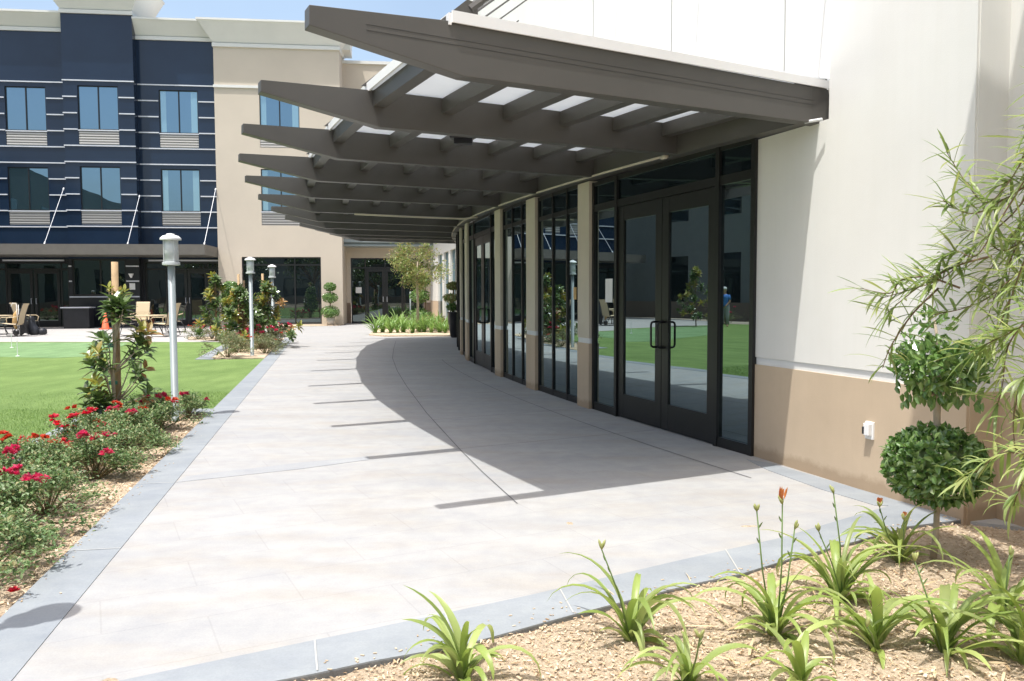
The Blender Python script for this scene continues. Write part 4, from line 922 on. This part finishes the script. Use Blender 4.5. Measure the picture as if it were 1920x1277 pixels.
# ---- topiaries
def ball(m, c, rx, rz, n, L, w, jit=.12):
    for k in range(n):
        d = rdir(); rr = 1-abs(random.gauss(0, jit)); p = Vector((c[0]+d.x*rx*rr, c[1]+d.y*rx*rr, c[2]+d.z*rz*rr))
        dd = (d*.7+rdir()*.7+UP*.1).normalized(); m.leaf(p, dd, d if abs(dd.dot(d)) < .95 else UP, L*random.uniform(.7, 1.25), w*random.uniform(.8, 1.2), .22, random.uniform(0, .3))
def core(m, c, rx, rz):
    vs = []; n = 14
    prof = [(max(.001, rx*sin(pi*i/8)), -rz*cos(pi*i/8)) for i in range(9)]; m.lathe(prof, c, n)
tb = G(1751, 1045)
TP = tag(empty('ball_topiary', (tb.x, tb.y, -.05)), 'two ball topiary with pale trunk in the front bed by the tan wall', 'topiary')
Y = tb.y
def T(x, y): q = AT(x, y, Y); return (q.x, q.y, q.z)
m = MB(); m.tube([T(1750, 1047), T(1755, 1000), T(1757, 950), T(1755, 870), T(1757, 790), T(1757, 735), T(1762, 690)], [.020, .017, .0165, .017, .019, .021, .015], 10)
for dx, dy, yy in ((-35, -40, .1), (30, -38, -.08), (-15, -45, -.12), (40, -25, .1), (-45, -28, -.05)): m.tube([T(1757, 745), Vector(T(1757+dx*.6, 745+dy*.5))+Vector((0, yy*.5, 0)), Vector(T(1757+dx, 745+dy))+Vector((0, yy, 0))], [.010, .008, .005], 6)
m.tube([T(1760, 690), T(1758, 640), T(1752, 600)], [.014, .010, .006], 8)
m.build('trunk', MT['pale_bark'], TP, True)
m = MB(); c = T(1754, 872); ball(m, c, .268, .212, 2100, .052, .028, .10); co = MB(); core(co, c, .21, .16); m.build('lower_crown', MT['top_leaf'], TP); co.build('dark_core', MT['mag_leaf'], TP)  # solid dark filler core, its colour stands in for shade inside the leaf ball
m = MB(); c = T(1762, 692); ball(m, (c[0], c[1], c[2]+.02), .25, .13, 620, .066, .034, .25)
for k in range(120):
    p = Vector(c)+Vector((random.uniform(-.2, .2), random.uniform(-.15, .15), random.uniform(-.19, -.05))); m.leaf(p, Vector((random.uniform(-.5, .5), random.uniform(-.5, .5), -1)), Vector((0, 1, 0)), .06, .03)
for k in range(22):
    d = rdir(.0, 1); p0_ = Vector(c)+Vector((d.x*.2, d.y*.2, d.z*.10)); e_ = p0_+d*random.uniform(.06, .13)+Vector((0, 0, random.uniform(0, .08)))
    for q in range(6): m.leaf(p0_.lerp(e_, q/5), (d+rdir()*.9).normalized(), UP, .05, .024)
m.build('upper_crown', MT['top_leaf'], TP)
m = MB(); c = T(1752, 612); ball(m, c, .11, .10, 70, .055, .026, .3); m.build('top_crown', MT['top_leaf'], TP)
g = H(5.25, .62, 0)
TF = tag(empty('ball_topiary', (g.x, g.y, 0)), 'three ball topiary against the beige hotel wall left of the entry', 'topiary')
sc_ = g.y/1550; m = MB(); m.tube([(0, 0, 0), (0, 0, 1.8)], .03, 6); m.build('trunk', MT['bark'], TF, False, True)
for yy, rr, nn in ((585, .43, 'lower_crown'), (558, .35, 'middle_crown'), (538, .27, 'top_crown')):
    zc_ = AT(622, yy, g.y).z; m = MB(); ball(m, (0, 0, zc_), rr, rr*.66, 600, .07, .05, .08); core(m, (0, 0, zc_), rr*.8, rr*.5); m.build(nn, MT['top_leaf'], TF, False, True)
m = MB(); m.lathe([(.17, 0), (.2, .38), (.16, .38)], n=14); m.build('pot', MT['rock'], TF, True, True)
g = G(432, 640)
TS = tag(empty('ball_topiary', (g.x, g.y+1.5, 0)), 'cup topped topiary among the far magnolias', 'topiary'); m = MB(); m.tube([(0, 0, 0), (0, 0, 2.0)], .03, 6); m.build('trunk', MT['bark'], TS, False, True)
for xx, yy, rx, rz, nn in ((432, 540, .26, .20, 'top_crown'), (432, 561, .32, .27, 'middle_crown'), (436, 590, .3, .4, 'lower_crown')):
    q = AT(xx, yy, g.y+1.5); m = MB(); ball(m, (q.x-g.x, 0, q.z), rx, rz, 500, .09, .05, .15); core(m, (q.x-g.x, 0, q.z), rx*.8, rz*.8); m.build(nn, MT['top_leaf'], TS, False, True)
g = G(791, 618)
TS = tag(empty('ball_topiary', (g.x, g.y+1.5, 0)), 'tiered dark topiary standing behind the small tree', 'topiary'); Yt = g.y+1.5; m = MB(); m.tube([(0, 0, 0), (0, 0, 2.3)], .03, 6); m.build('trunk', MT['bark'], TS, False, True)
for xx, yy, rx, rz, nn in ((795, 526, .24, .22, 'top_crown'), (787, 555, .42, .28, 'middle_crown'), (788, 594, .55, .35, 'lower_crown')):
    q = AT(xx, yy, Yt); m = MB(); ball(m, (q.x-g.x, 0, q.z), rx, rz, 500, .10, .06, .15); core(m, (q.x-g.x, 0, q.z), rx*.8, rz*.8); m.build(nn, MT['top_leaf'], TS, False, True)
g = G(853, 633)
PT = tag(empty('potted_topiary', (g.x, g.y, 0)), 'tiered topiary in a tall black pot at the end of the glazed wall', 'potted plant'); m = MB(); m.lathe([(.12, 0), (.16, .05), (.235, .55), (.25, .84), (.27, .86), (.27, .89), (.22, .89), (.21, .82)], n=20); m.build('pot', MT['pot'], PT, True, True)
m = MB(); m.tube([(-.02, 0, .8), (-.05, 0, 1.3), (-.03, 0, 1.85)], .03, 6); m.build('trunk', MT['bark'], PT, False, True)
for xx, yy, rx, rz, nn in ((849, 536, .20, .11, 'top_crown'), (846, 559, .27, .14, 'middle_crown'), (847, 576, .16, .12, 'lower_crown')):
    q = AT(xx, yy, g.y); m = MB(); ball(m, (q.x-g.x, 0, q.z), rx, rz, 380, .08, .045, .25); m.build(nn, MT['tree_leaf'] if nn != 'lower_crown' else MT['top_leaf'], PT, False, True)

# ---- small tree in the centre bed
g = G(783, 624)
ST = tag(empty('small_tree', (g.x, g.y, 0), 0, 1.06), 'small olive green tree on a slim trunk in the centre bed', 'tree'); tr_, cr = MB(), MB(); Yt = g.y
tr_.tube([(0, 0, 0), (.02, 0, 1.0), (0, 0, 1.9), (.02, 0, 2.6)], [.055, .045, .04, .02], 8)
for k in range(26):
    a = random.uniform(0, 2*pi); z0 = random.uniform(1.75, 2.7); R = random.uniform(.35, 1.15)*(1.0 if z0 < 2.3 else .75); e = Vector((cos(a)*R, sin(a)*R, z0+random.uniform(-.15, .75)))
    mid = Vector((cos(a)*R*.4, sin(a)*R*.4, (z0+e.z)/2)); tr_.tube([(0, 0, z0-.05), mid, e], [.018, .011, .004], 5)
    for q in range(165):
        t = random.random()**.7; p = mid.lerp(e, t)+rdir()*random.uniform(.02, .34); cr.sleaf(p, rdir(), UP, random.uniform(.06, .11), .055)
tr_.build('trunk', MT['pale_bark'], ST, True, True); cr.build('crown', MT['tree_leaf'], ST, False, True)
m = MB(); m.tube([(0, 0, 0), (0, 0, 1.6)], .03, 8); q = G(770, 614); so_ = tag(empty('tree_stake', (q.x, q.y, 0)), 'pale thin stake left of the small tree', 'stake', 'round tree stakes'); m.build('pole', MT['galv'], so_, True, True)

# ---- strap leaved ground plants in the centre bed
def strap_proto(mt, n, L, w, lab, grp, name='strap_leaved_plant'):
    r = tag(empty(name), lab, 'plant', grp); m = MB()
    for k in range(n): m.strap((random.uniform(-.05, .05), random.uniform(-.05, .05), 0), random.uniform(0, 2*pi), L*random.uniform(.6, 1.1), w, random.uniform(.7, 1.45), random.uniform(.8, 2.2), 5)
    m.build('leaves', MT[mt], r, False, True); return r
ap = [strap_proto('agap', 34, .62, .04, 'x', 'strap leaved plants in the centre bed'), strap_proto('agap', 26, .75, .045, 'x', 'strap leaved plants in the centre bed')]
k = 0
for row, (y, xs_) in enumerate(((626, range(706, 850, 13)), (619, range(716, 846, 15)), (612.5, range(735, 842, 18)))):
    for j, x in enumerate(xs_):
        g = G(x+random.uniform(-3, 3), y+random.uniform(-1, 1)); k += 1
        w_ = ['front', 'middle', 'back'][row]; cnt = len(list(xs_))
        put(ap[k % 2], (g.x, g.y, .04), random.uniform(0, 6), random.uniform(.75, 1.35), 'strap plant %s left end, %s row of centre bed' % ('at' if j == 0 else 'number %d from' % (j+1), w_))
sp = rose_proto('x', 'coral', 0, .5, .6, 'tree_leaf', 900, 'yellowish shrubs in the centre bed', 'yellow_shrub', .06)
for x, y, s, lab in ((806, 617, 1.0, 'yellow tinted shrub right of the small tree'), (833, 624, 1.0, 'cream tinted shrub next to the black pot'), (838, 612, 1.2, 'green shrub behind the black pot'), (736, 618, .8, 'taller leafy shrub at the left of the centre bed')):
    g = G(x, y); put(sp, (g.x, g.y, .03), random.uniform(0, 6), s, lab)
def rock(x, y, s, lab):
    g = G(x, y); m = MB(); n = 8; prof = [(s*.9, 0), (s, s*.3), (s*.7, s*.6), (s*.2, s*.75)]; m.lathe(prof, (g.x, g.y, 0), 9)
    m.v = [(a+random.uniform(-.2, .2)*s, b+random.uniform(-.2, .2)*s, c) for a, b, c in m.v]; tag(m.build('rock', MT['rock'], smooth=True), lab, 'rock', 'pale rocks in the beds')
rock(578, 609, .16, 'small pale rock under the hotel window'); rock(437, 650, .3, 'pale rock between the far magnolias'); rock(487, 642, .25, 'pale rock behind the second lamp')
g = G(578, 608); o = rose_proto('small grey green shrub growing under the wide hotel window', 'coral', 0, .35, .5, 'pale_leaf', 500, None, 'flowering_shrub', .07); o.location = (g.x, g.y, 0)

# ---- daylilies in the foreground
def daylily(x, y, s, n, label, lean=0, stalks=(), seed=0):
    random.seed(100+seed); g = G(x, y, -.04); r = tag(empty('daylily', (g.x, g.y, -.045)), label, 'daylily', 'daylilies in the front bed')
    m = MB()
    n = int(n*random.uniform(.95, 1.35))
    for k in range(n):
        a = lean+random.uniform(0, 2*pi); L = 1.45*s*random.uniform(.35, 1.2); e = random.uniform(1.1, 1.55) if k > n*.2 else random.uniform(.6, 1.1)
        m.strap((random.uniform(-.018, .018), random.uniform(-.012, .012), 0), a, L, random.choice((.024, .034, .036, .042))*random.uniform(.85, 1.15), e, random.uniform(1.0, 3.5), 11, random.uniform(-.5, .5))
    m.build('leaves', MT['lily'], r, True, True)
    for (sx, sy, Y_, kind) in stalks:
        t = AT(sx, sy, Y_)-Vector(r.location); b0 = Vector((random.uniform(-.02, .02), 0, 0)); md = b0.lerp(t, .5)+Vector((random.uniform(-.015, .015), 0, .03))
        sm = MB(); sm.tube([b0, md, t], [.0045, .0038, .003], 6)
        for q in (.72, .85):
            pp = md.lerp(t, (q-.5)*2); sm.leaf(pp, Vector((random.choice((-1, 1))*.5, 0, 1)), Vector((0, 1, 0)), .04, .008)
        so2 = sm.build('flower_stalk', MT['lily_stalk'], r, True, True)
        bd = MB()
        for q in range(3):
            dd = Vector((random.uniform(-.6, .6), random.uniform(-.4, .4), 1)).normalized(); e_ = t+dd*random.uniform(.03, .045)
            bd.tube([t, t.lerp(e_, .35), t.lerp(e_, .75), e_], [.003, .0065, .006, .0015], 6)
        bd.build('bud', MT['bud'], so2, True, True)
        if kind:
            fm = MB()
            for q in range(7):
                dd = Vector((random.uniform(-.25, .25), random.uniform(-.25, .25), 1)).normalized(); fm.leaf(t+Vector((random.uniform(-.008, .008), 0, .02)), dd, Vector((0, 1, 0)), kind, .012)
            fm.build('flower', MT['orange'], so2, False, True)
    return r
daylily(868, 1283, .30, 24, 'daylily clump nearest the bottom centre, cut by the frame', seed=1)
daylily(1180, 1212, .36, 24, 'full daylily clump by the path border with one arching bud stalk', stalks=[(1128, 1030, 3.45, 0)], seed=2)
daylily(1292, 1290, .26, 14, 'daylily clump at the bottom edge right of the full clump', lean=.5, stalks=[(1312, 1196, 2.95, 0)], seed=3)
daylily(1452, 1200, .36, 26, 'daylily clump with two tall stalks and an orange withered flower', stalks=[(1419, 958, 3.6, 0), (1467, 945, 3.6, .06), (1490, 992, 3.6, 0)], seed=4)
daylily(1575, 1135, .38, 26, 'daylily clump behind the orange flowered one, with the tall green bud', stalks=[(1563, 925, 4.0, 0), (1535, 996, 4.0, 0)], seed=5)
daylily(1688, 1062, .34, 22, 'farthest daylily clump, in front of the topiary trunk, brown flower', stalks=[(1649, 950, 4.5, .035), (1695, 975, 4.45, .03)], seed=6)
daylily(1640, 1225, .36, 22, 'daylily clump at the bottom between its two neighbours', stalks=[(1625, 1175, 3.2, 0)], seed=7)
daylily(1772, 1235, .40, 26, 'large daylily clump at the bottom right with upright leaves', stalks=[(1715, 1052, 3.4, 0)], seed=8)
daylily(1882, 1165, .36, 24, 'daylily clump near the right edge of the frame', stalks=[(1893, 1040, 3.85, 0)], seed=9)
daylily(1500, 1300, .27, 12, 'short daylily clump on the bottom edge left of the large one', seed=12)
daylily(1925, 1260, .34, 20, 'daylily clump cut by the bottom right corner', seed=10)
random.seed(54)
dm = MB()
for k in range(70):
    x, y = random.uniform(1150, 1900), random.uniform(1090, 1270); g = G(x, y, -.01); dm.strap((g.x, g.y, .004), random.uniform(0, 6.3), random.uniform(.06, .2), random.uniform(.006, .016), random.uniform(.0, .25), random.uniform(.1, .5), 5, random.uniform(-1, 1))
tag(dm.build('dead_leaves', MT['deadleaf']), 'dry tan leaf litter lying among the daylilies', 'leaf litter', kind='stuff')
random.seed(55)
# ---- narrow leaved tree reaching in from the right
WT = tag(empty('narrow_leaved_tree', (3.15, 3.75, -.05)), 'weeping narrow leaved tree reaching in from the right edge', 'tree')
br, lv = MB(), MB()
TK = [Vector((3.15, 3.75, -.05)), Vector((3.13, 3.78, .25)), Vector((3.18, 3.83, .7)), Vector((3.12, 3.86, 1.2)), Vector((3.16, 3.92, 1.75)), Vector((3.08, 3.95, 2.3)), Vector((3.10, 4.0, 2.9)), Vector((3.0, 4.05, 3.5))]
br.tube(TK, [.062, .048, .044, .040, .034, .028, .02, .01], 10)
def wbranch(px_, dens=1.0, ll=.165, droop=.6):
    pts = [AT(x, y, Y_) for x, y, Y_ in px_]
    if px_[0][0] >= 1935:
        tz = min(range(len(TK)), key=lambda q: abs(TK[q].z-(pts[0].z-.15))); pts = [TK[tz], TK[tz].lerp(pts[0], .5)+Vector((0, 0, .05))]+pts
    sm = []
    for i in range(len(pts)-1):
        for k in range(6):
            t = k/6; p0 = pts[max(i-1, 0)]; p1 = pts[i]; p2 = pts[i+1]; p3 = pts[min(i+2, len(pts)-1)]
            sm.append(.5*((2*p1)+(p2-p0)*t+(2*p0-5*p1+4*p2-p3)*t*t+(3*p1-p0-3*p2+p3)*t**3))
    sm.append(pts[-1]); n = len(sm)
    br.tube(sm, [.005*(1-.85*i/n)+.0010 for i in range(n)], 5)
    L = sum((sm[i+1]-sm[i]).length for i in range(n-1)); cnt = int(L/.0195*dens)
    for k in range(cnt):
        i = min(n-2, int(random.random()*(n-1))); p = sm[i].lerp(sm[i+1], random.random()); t = (sm[i+1]-sm[i]).normalized()
        a = random.uniform(0, 2*pi); d = Vector((cos(a), sin(a)*.8, 0))*.75+t*.8; azi = math.atan2(d.y, d.x); e0 = random.uniform(-.75, .95)+t.z*.5
        lv.strap(p, azi, ll*random.uniform(.6, 1.4), .0135*random.uniform(.7, 1.35), e0, random.uniform(.2, 1.5)*droop, 5, random.uniform(-.8, .8))
Bs = [[(1990, 300, 4.0), (1900, 400, 4.1), (1820, 470, 4.2), (1770, 520, 4.2), (1700, 545, 4.25), (1650, 560, 4.3)],
      [(1980, 200, 4.0), (1900, 330, 4.05), (1850, 380, 4.1), (1810, 340, 4.2), (1775, 285, 4.25)],
      [(1960, 340, 4.0), (1890, 370, 4.1), (1830, 400, 4.1), (1790, 390, 4.2), (1768, 375, 4.2)],
      [(1960, 250, 3.9), (1925, 330, 3.9), (1870, 420, 4.0), (1830, 480, 4.1), (1790, 470, 4.15), (1762, 490, 4.2)],
      [(1960, 480, 4.0), (1900, 520, 4.1), (1850, 560, 4.15), (1800, 580, 4.2), (1750, 590, 4.25)],
      [(1860, 480, 4.1), (1790, 500, 4.2), (1720, 540, 4.25), (1660, 590, 4.3)],
      [(1800, 540, 4.2), (1740, 520, 4.25), (1690, 525, 4.3), (1668, 550, 4.3), (1612, 540, 4.4)],
      [(1980, 420, 3.9), (1930, 470, 3.9), (1895, 560, 3.95), (1870, 620, 4.0), (1850, 660, 4.05)],
      [(1990, 500, 3.7), (1930, 590, 3.7), (1890, 650, 3.75), (1880, 720, 3.8), (1870, 760, 3.8)],
      [(1990, 560, 3.6), (1920, 610, 3.6), (1860, 640, 3.7), (1820, 660, 3.8)],
      [(1960, 150, 4.1), (1930, 260, 4.1), (1900, 330, 4.1), (1870, 350, 4.15)],
      [(1760, 540, 4.25), (1710, 590, 4.3), (1670, 650, 4.35), (1655, 690, 4.4)],
      [(1960, 380, 4.2), (1900, 440, 4.25), (1860, 500, 4.3), (1830, 540, 4.3)], [(1950, 440, 4.3), (1880, 470, 4.3), (1840, 440, 4.35), (1800, 430, 4.4)]]
Bs += [[(1990, 260, 4.2), (1930, 380, 4.25), (1900, 470, 4.3), (1885, 560, 4.3)], [(1990, 360, 4.1), (1925, 430, 4.1), (1880, 520, 4.15), (1850, 600, 4.2)], [(1990, 180, 4.0), (1950, 300, 4.05), (1930, 420, 4.1), (1925, 540, 4.1)]]
for b_ in Bs: wbranch(b_, 1.25)
for b_ in [[(1940, 700, 3.4), (1915, 720, 3.4), (1900, 790, 3.45), (1905, 850, 3.5)], [(1990, 830, 3.2), (1930, 850, 3.2), (1880, 850, 3.3), (1835, 880, 3.35), (1800, 905, 3.4)], [(1990, 780, 3.1), (1940, 860, 3.1), (1910, 920, 3.15), (1900, 950, 3.2)]]: wbranch(b_, .8, .13, 1.2)
for k in range(16):   # crown on the sides away from the camera frame
    tz = TK[random.choice((3, 4, 5, 6, 7))]; a = random.uniform(-1.9, 1.3); e_ = tz+Vector((cos(a)*random.uniform(.35, .6), sin(a)*random.uniform(.5, .9), random.uniform(-.1, .35))); e2 = e_+Vector((cos(a)*.15, sin(a)*.3, -.35))
    if e2.x < .645*e2.y+.28: continue
    sm = [tz, tz.lerp(e_, .5)+Vector((0, 0, .1)), e_, e2]; br.tube(sm, [.012, .009, .005, .002], 5)
    for q in range(90): i_ = random.choice((0, 1, 1, 2, 2)); lv.strap(sm[i_].lerp(sm[i_+1], random.random()), random.uniform(0, 6.3), random.uniform(.09, .2), .013, random.uniform(-.7, .8), random.uniform(.1, .9), 5, random.uniform(-.8, .8))
br.build('branches', MT['bark'], WT, True); lv.build('leaves', MT['willow'], WT, True)

# ================================================================== PATIO THINGS
def chair_proto():
    r = tag(empty('patio_chair'), 'x', 'chair', 'tan sling patio chairs')
    sb = [(.02, .42), (-.24, .40), (-.30, .46), (-.36, .75), (-.46, 1.06), (-.50, 1.12)]
    m = MB(); pr = [(.26, .45)]+sb
    for (x0, z0), (x1, z1) in zip(pr[:-1], pr[1:]): m.hexa([(x0, -.25, z0-.012), (x0, .25, z0-.012), (x1, .25, z1-.012), (x1, -.25, z1-.012)], [(x0, -.25, z0+.006), (x0, .25, z0+.006), (x1, .25, z1+.006), (x1, -.25, z1+.006)])
    m.build('sling', MT['sling'], r, False, True)
    for s in (-1, 1):
        m = MB(); y = .27*s; m.tube([(x, y, z) for x, z in pr], .014, 6); m.build('side_rail', MT['frame'], r, True, True)
        m = MB(); m.tube([(.26, y, .44), (.30, y*1.05, .2), (.26, y*1.05, .015), (.0, y*1.05, .012), (-.30, y*1.05, .012), (-.42, y*1.05, .05), (-.36, y, .25), (-.26, y, .41)], .013, 6); m.build('leg', MT['frame'], r, True, True)
        m = MB(); m.tube([(.24, y, .44), (.27, y*1.12, .60), (.18, y*1.14, .655), (-.2, y*1.14, .655), (-.35, y, .70)], .015, 6); m.build('armrest', MT['sling'], r, True, True)
    return r
cp = chair_proto(); used2 = set()
for x, y, rz, lab in ((22, 631, radians(190), 'tan sling chair with its back to the lawn at the left edge'), (52, 624, radians(5), 'tan sling chair facing left behind the black bag'), (247, 630, radians(15), 'dark backed sling chair left of the round table'),
     (264, 620, radians(-80), 'sunlit sling chair behind the round table, facing the lawn'), (308, 631, radians(165), 'sling chair right of the round table, partly behind the near lamp'), (326, 623, radians(200), 'sunlit sling chair at the right end of the patio group'), (-40, 628, radians(170), 'sling chair outside the left edge')):
    g = G(x, y); o = put(cp, (g.x, g.y, 0), rz, 1.08, lab, used2)
def table(loc, lab, R=.6):
    r = tag(empty('patio_table', loc), lab, 'table', 'round patio tables'); MB().lathe([(R-.02, .70), (R, .705), (R, .735), (R-.02, .74)], n=28).build('tabletop', MT['sling'], r, False, True)
    for k in range(4):
        a = pi/4+k*pi/2; m = MB(); m.tube([(R*.75*cos(a), R*.75*sin(a), .70), (R*.45*cos(a), R*.45*sin(a), .35), (R*.7*cos(a), R*.7*sin(a), .01)], .018, 6); m.build('leg', MT['frame'], r, True, True)
g = G(285, 627); table((g.x, g.y, 0), 'round patio table between the sling chairs')
g = G(-8, 627); table((g.x, g.y, 0), 'round patio table cut by the left edge')
# traffic cone
g = G(198, 617.5); r = tag(empty('traffic_cone', (g.x, g.y, 0)), 'orange traffic cone on the patio in front of the fireplace', 'traffic cone')
MB().lathe([(.17, .04), (.155, .06), (.045, .72), (.03, .73)], n=18).build('cone', MT['cone'], r, True, True); MB().box(-.2, .2, -.2, .2, 0, .045).build('base', MT['cone'], r, False, True, .01)
# golf trolley with bag, and a black holdall beside it
g = G(40, 629); r = tag(empty('golf_bag', (g.x, g.y, 0)), 'dark golf bag with tan side pocket on a white pull cart', 'golf bag')
m = MB(); m.tube([(.12, 0, .08), (.08, 0, .6), (.05, 0, 1.0)], [.13, .125, .14], 14); m.build('bag', MT['bag'], r, True, True)
m = MB(); m.tube([(-.12, -.1, .2), (-.16, -.1, .5), (-.12, -.1, .8), (-.04, -.08, .98)], [.03, .10, .09, .03], 10); m.build('side_pocket', MT['tanbag'], r, True, True)
m = MB(); m.tube([(-.02, -.15, .02), (-.03, -.15, .6), (-.06, -.15, 1.2), (-.2, -.15, 1.22), (-.26, -.15, 1.1)], .012, 6); m.tube([(.02, -.15, .02), (.02, -.15, 1.16)], .01, 6); m.build('cart_frame', MT['white'], r, True, True)
for s in (-1, 1): m = MB(); m.tube([(-.1+.0, .16*s-.012, .12), (-.1, .16*s+.012, .12)], .12, 14); m.build('wheel', MT['black'], r, True, True)
g = G(62, 628); r = tag(empty('holdall', (g.x, g.y, 0)), 'slumped black holdall on the patio beside the golf bag', 'bag')
m = MB(); vs = MB(); vs.lathe([(.10, 0), (.22, .04), (.26, .2), (.20, .42), (.12, .62), (.06, .72)], n=12)
vs.v = [(a*1.1+.04*mn.noise(Vector((a*6, b*6, c*6))), b*.8, c*(1-.35*(a > .05))+.05*mn.noise(Vector((a*5, b*5, c*5+2)))) for a, b, c in vs.v]; vs.build('body', MT['bag'], r, True, True)
m = MB(); m.lathe([(.08, 0), (.16, .05), (.15, .2), (.06, .26)], (.34, .05, 0), 10); m.build('side_pouch', MT['bag'], r, True, True)
m = MB(); m.tube([(-.1, -.1, .5), (0, -.14, .8), (.1, -.1, .5)], .012, 6); m.build('strap', MT['black'], r, True, True)
# grill counter
cS = H(-6.5, 1.3, 0); r = tag(empty('grill_counter', tuple(cS)), 'dark grill counter with light edge under the hotel window', 'counter')
m = MB(); hbox(m, -6.45, -5.35, .9, 1.5, 0, .92); m.build('body', MT['charcoal'], r); m = MB(); hbox(m, -6.55, -5.3, .85, 1.56, .92, .97); m.build('countertop', MT['stripe'], r)
# golf pins
for x, y, lab in ((33, 668, 'thin white putting pin nearer the camera, left edge of the lawn'), (22, 652, 'thin white putting pin farther off, left edge of the lawn')):
    g = G(x, y); r = tag(empty('putting_pin', (g.x, g.y, 0)), lab, 'golf pin', 'putting pins'); MB().tube([(0, 0, 0), (0, 0, .42)], .008, 6).build('rod', MT['white'], r, False, True); MB().lathe([(.05, 0), (.05, .01), (.01, .02)], n=10).build('cup_rim', MT['white'], r, False, True)
# golfer across the putting green, seen mirrored in the right sidelight
gx, gy = -23.1, 24.05
gr = tag(empty('person', (gx, gy, 0), radians(-20)), 'person in a blue shirt and grey trousers mirrored in the sidelight', 'person')
def skin_body(name, verts, edges, radii, mt, parent, root=0, sub=1):
    me = bpy.data.meshes.new(name); me.from_pydata(verts, edges, []); me.materials.append(mt); o = bpy.data.objects.new(name, me); COL.objects.link(o); o.parent = parent
    md = o.modifiers.new('skin', 'SKIN'); md.use_smooth_shade = True; lay = me.skin_vertices[0].data if me.skin_vertices else None
    if lay is None:
        me.attributes  # skin layer is added with the modifier in the interface only
    return o
def limb(m, pts, rs): m.tube(pts, rs, 12)
bd = MB()
# one continuous torso-to-head surface with limbs entering at the joints
limb(bd, [(0, 0, .86), (0, 0, .98), (0, 0, 1.12), (.01, 0, 1.28), (.02, 0, 1.40), (.03, 0, 1.46), (.04, 0, 1.50), (.05, 0, 1.56), (.06, 0, 1.64), (.06, 0, 1.71), (.06, 0, 1.745)], [.13, .16, .145, .17, .15, .075, .055, .075, .095, .085, .03])
for s in (-1, 1): limb(bd, [(0, .09*s, .92), (0, .10*s, .5), (-.01, .11*s, .09), (.05, .11*s, .04), (.14, .12*s, .03)], [.095, .065, .045, .045, .03]); limb(bd, [(.01, .17*s, 1.40), (.03, .22*s, 1.14), (.18, .10*s, .95), (.23, .05*s, .90)], [.055, .042, .032, .022])
bd.build('body', MT['skin'], gr, True, True)
m = MB(); limb(m, [(0, 0, .90), (0, 0, 1.0), (0, 0, 1.12), (.01, 0, 1.28), (.02, 0, 1.40), (.03, 0, 1.455)], [.17, .18, .16, .185, .17, .085])
for s in (-1, 1): limb(m, [(.01, .15*s, 1.41), (.03, .21*s, 1.2)], [.075, .065])
m.build('shirt', MT['blue'], gr, True, True)
m = MB()
for s in (-1, 1): limb(m, [(0, .06*s, .97), (0, .09*s, .85), (0, .10*s, .5), (-.01, .11*s, .1)], [.12, .115, .085, .07])
m.build('trousers', MT['grey'], gr, True, True)
m = MB(); m.lathe([(.10, 1.66), (.105, 1.70), (.08, 1.76), (.02, 1.78)], (.06, 0, 0), 14); m.build('cap', MT['hair'], gr, True, True)
pt_ = tag(empty('golf_putter', (gx+.3, gy, 0)), 'putter held by the mirrored golfer', 'golf club'); m = MB(); m.tube([(gx+.22, gy, 1.0), (gx+.35, gy+.05, .04)], .008, 6); m.build('shaft', MT['galv'], pt_); m = MB(); m.box(gx+.3, gx+.42, gy+.02, gy+.06, .01, .04); m.build('club_head', MT['galv'], pt_)
# dense trees behind the camera, mirrored in the hotel's lower glass
def big_tree(loc, h, R, seed, label):
    random.seed(seed); r = tag(empty('leafy_tree', loc), label, 'tree', 'leafy trees behind the camera'); t_, c_ = MB(), MB()
    t_.tube([(0, 0, 0), (.1, 0, h*.3), (0, .1, h*.7)], [.22, .17, .08], 8)
    for k in range(26):
        d = rdir(-.4, 1); cc = Vector((d.x*R*.75, d.y*R*.75, h*.62+d.z*h*.30)); t_.tube([(0, 0, h*.35), cc*.6+Vector((0, 0, h*.15)), cc], [.07, .04, .015], 5)
        for q in range(60): c_.leaf(cc+rdir()*random.uniform(.2, R*.42), rdir(), UP, random.uniform(.25, .5), .22)
    t_.build('trunk', MT['bark'], r, True, True); c_.build('crown', MT['mag_leaf'], r, False, True)
for k, (x, y, h, R, lab) in enumerate(((-16, -12, 6.5, 2.8, 'leafy tree behind the camera, farthest to the left'), (-9, -16, 7.5, 3.0, 'leafy tree behind the camera, left of the path'), (-2.5, -14, 6.0, 2.6, 'leafy tree behind the camera, in line with the path'), (4, -17, 7.0, 3.0, 'leafy tree behind the camera, right of the path'), (-21, -20, 8, 3.2, 'tallest leafy tree behind the camera by the rear block'))): big_tree((x, y, 0), h, R, 60+k, lab)
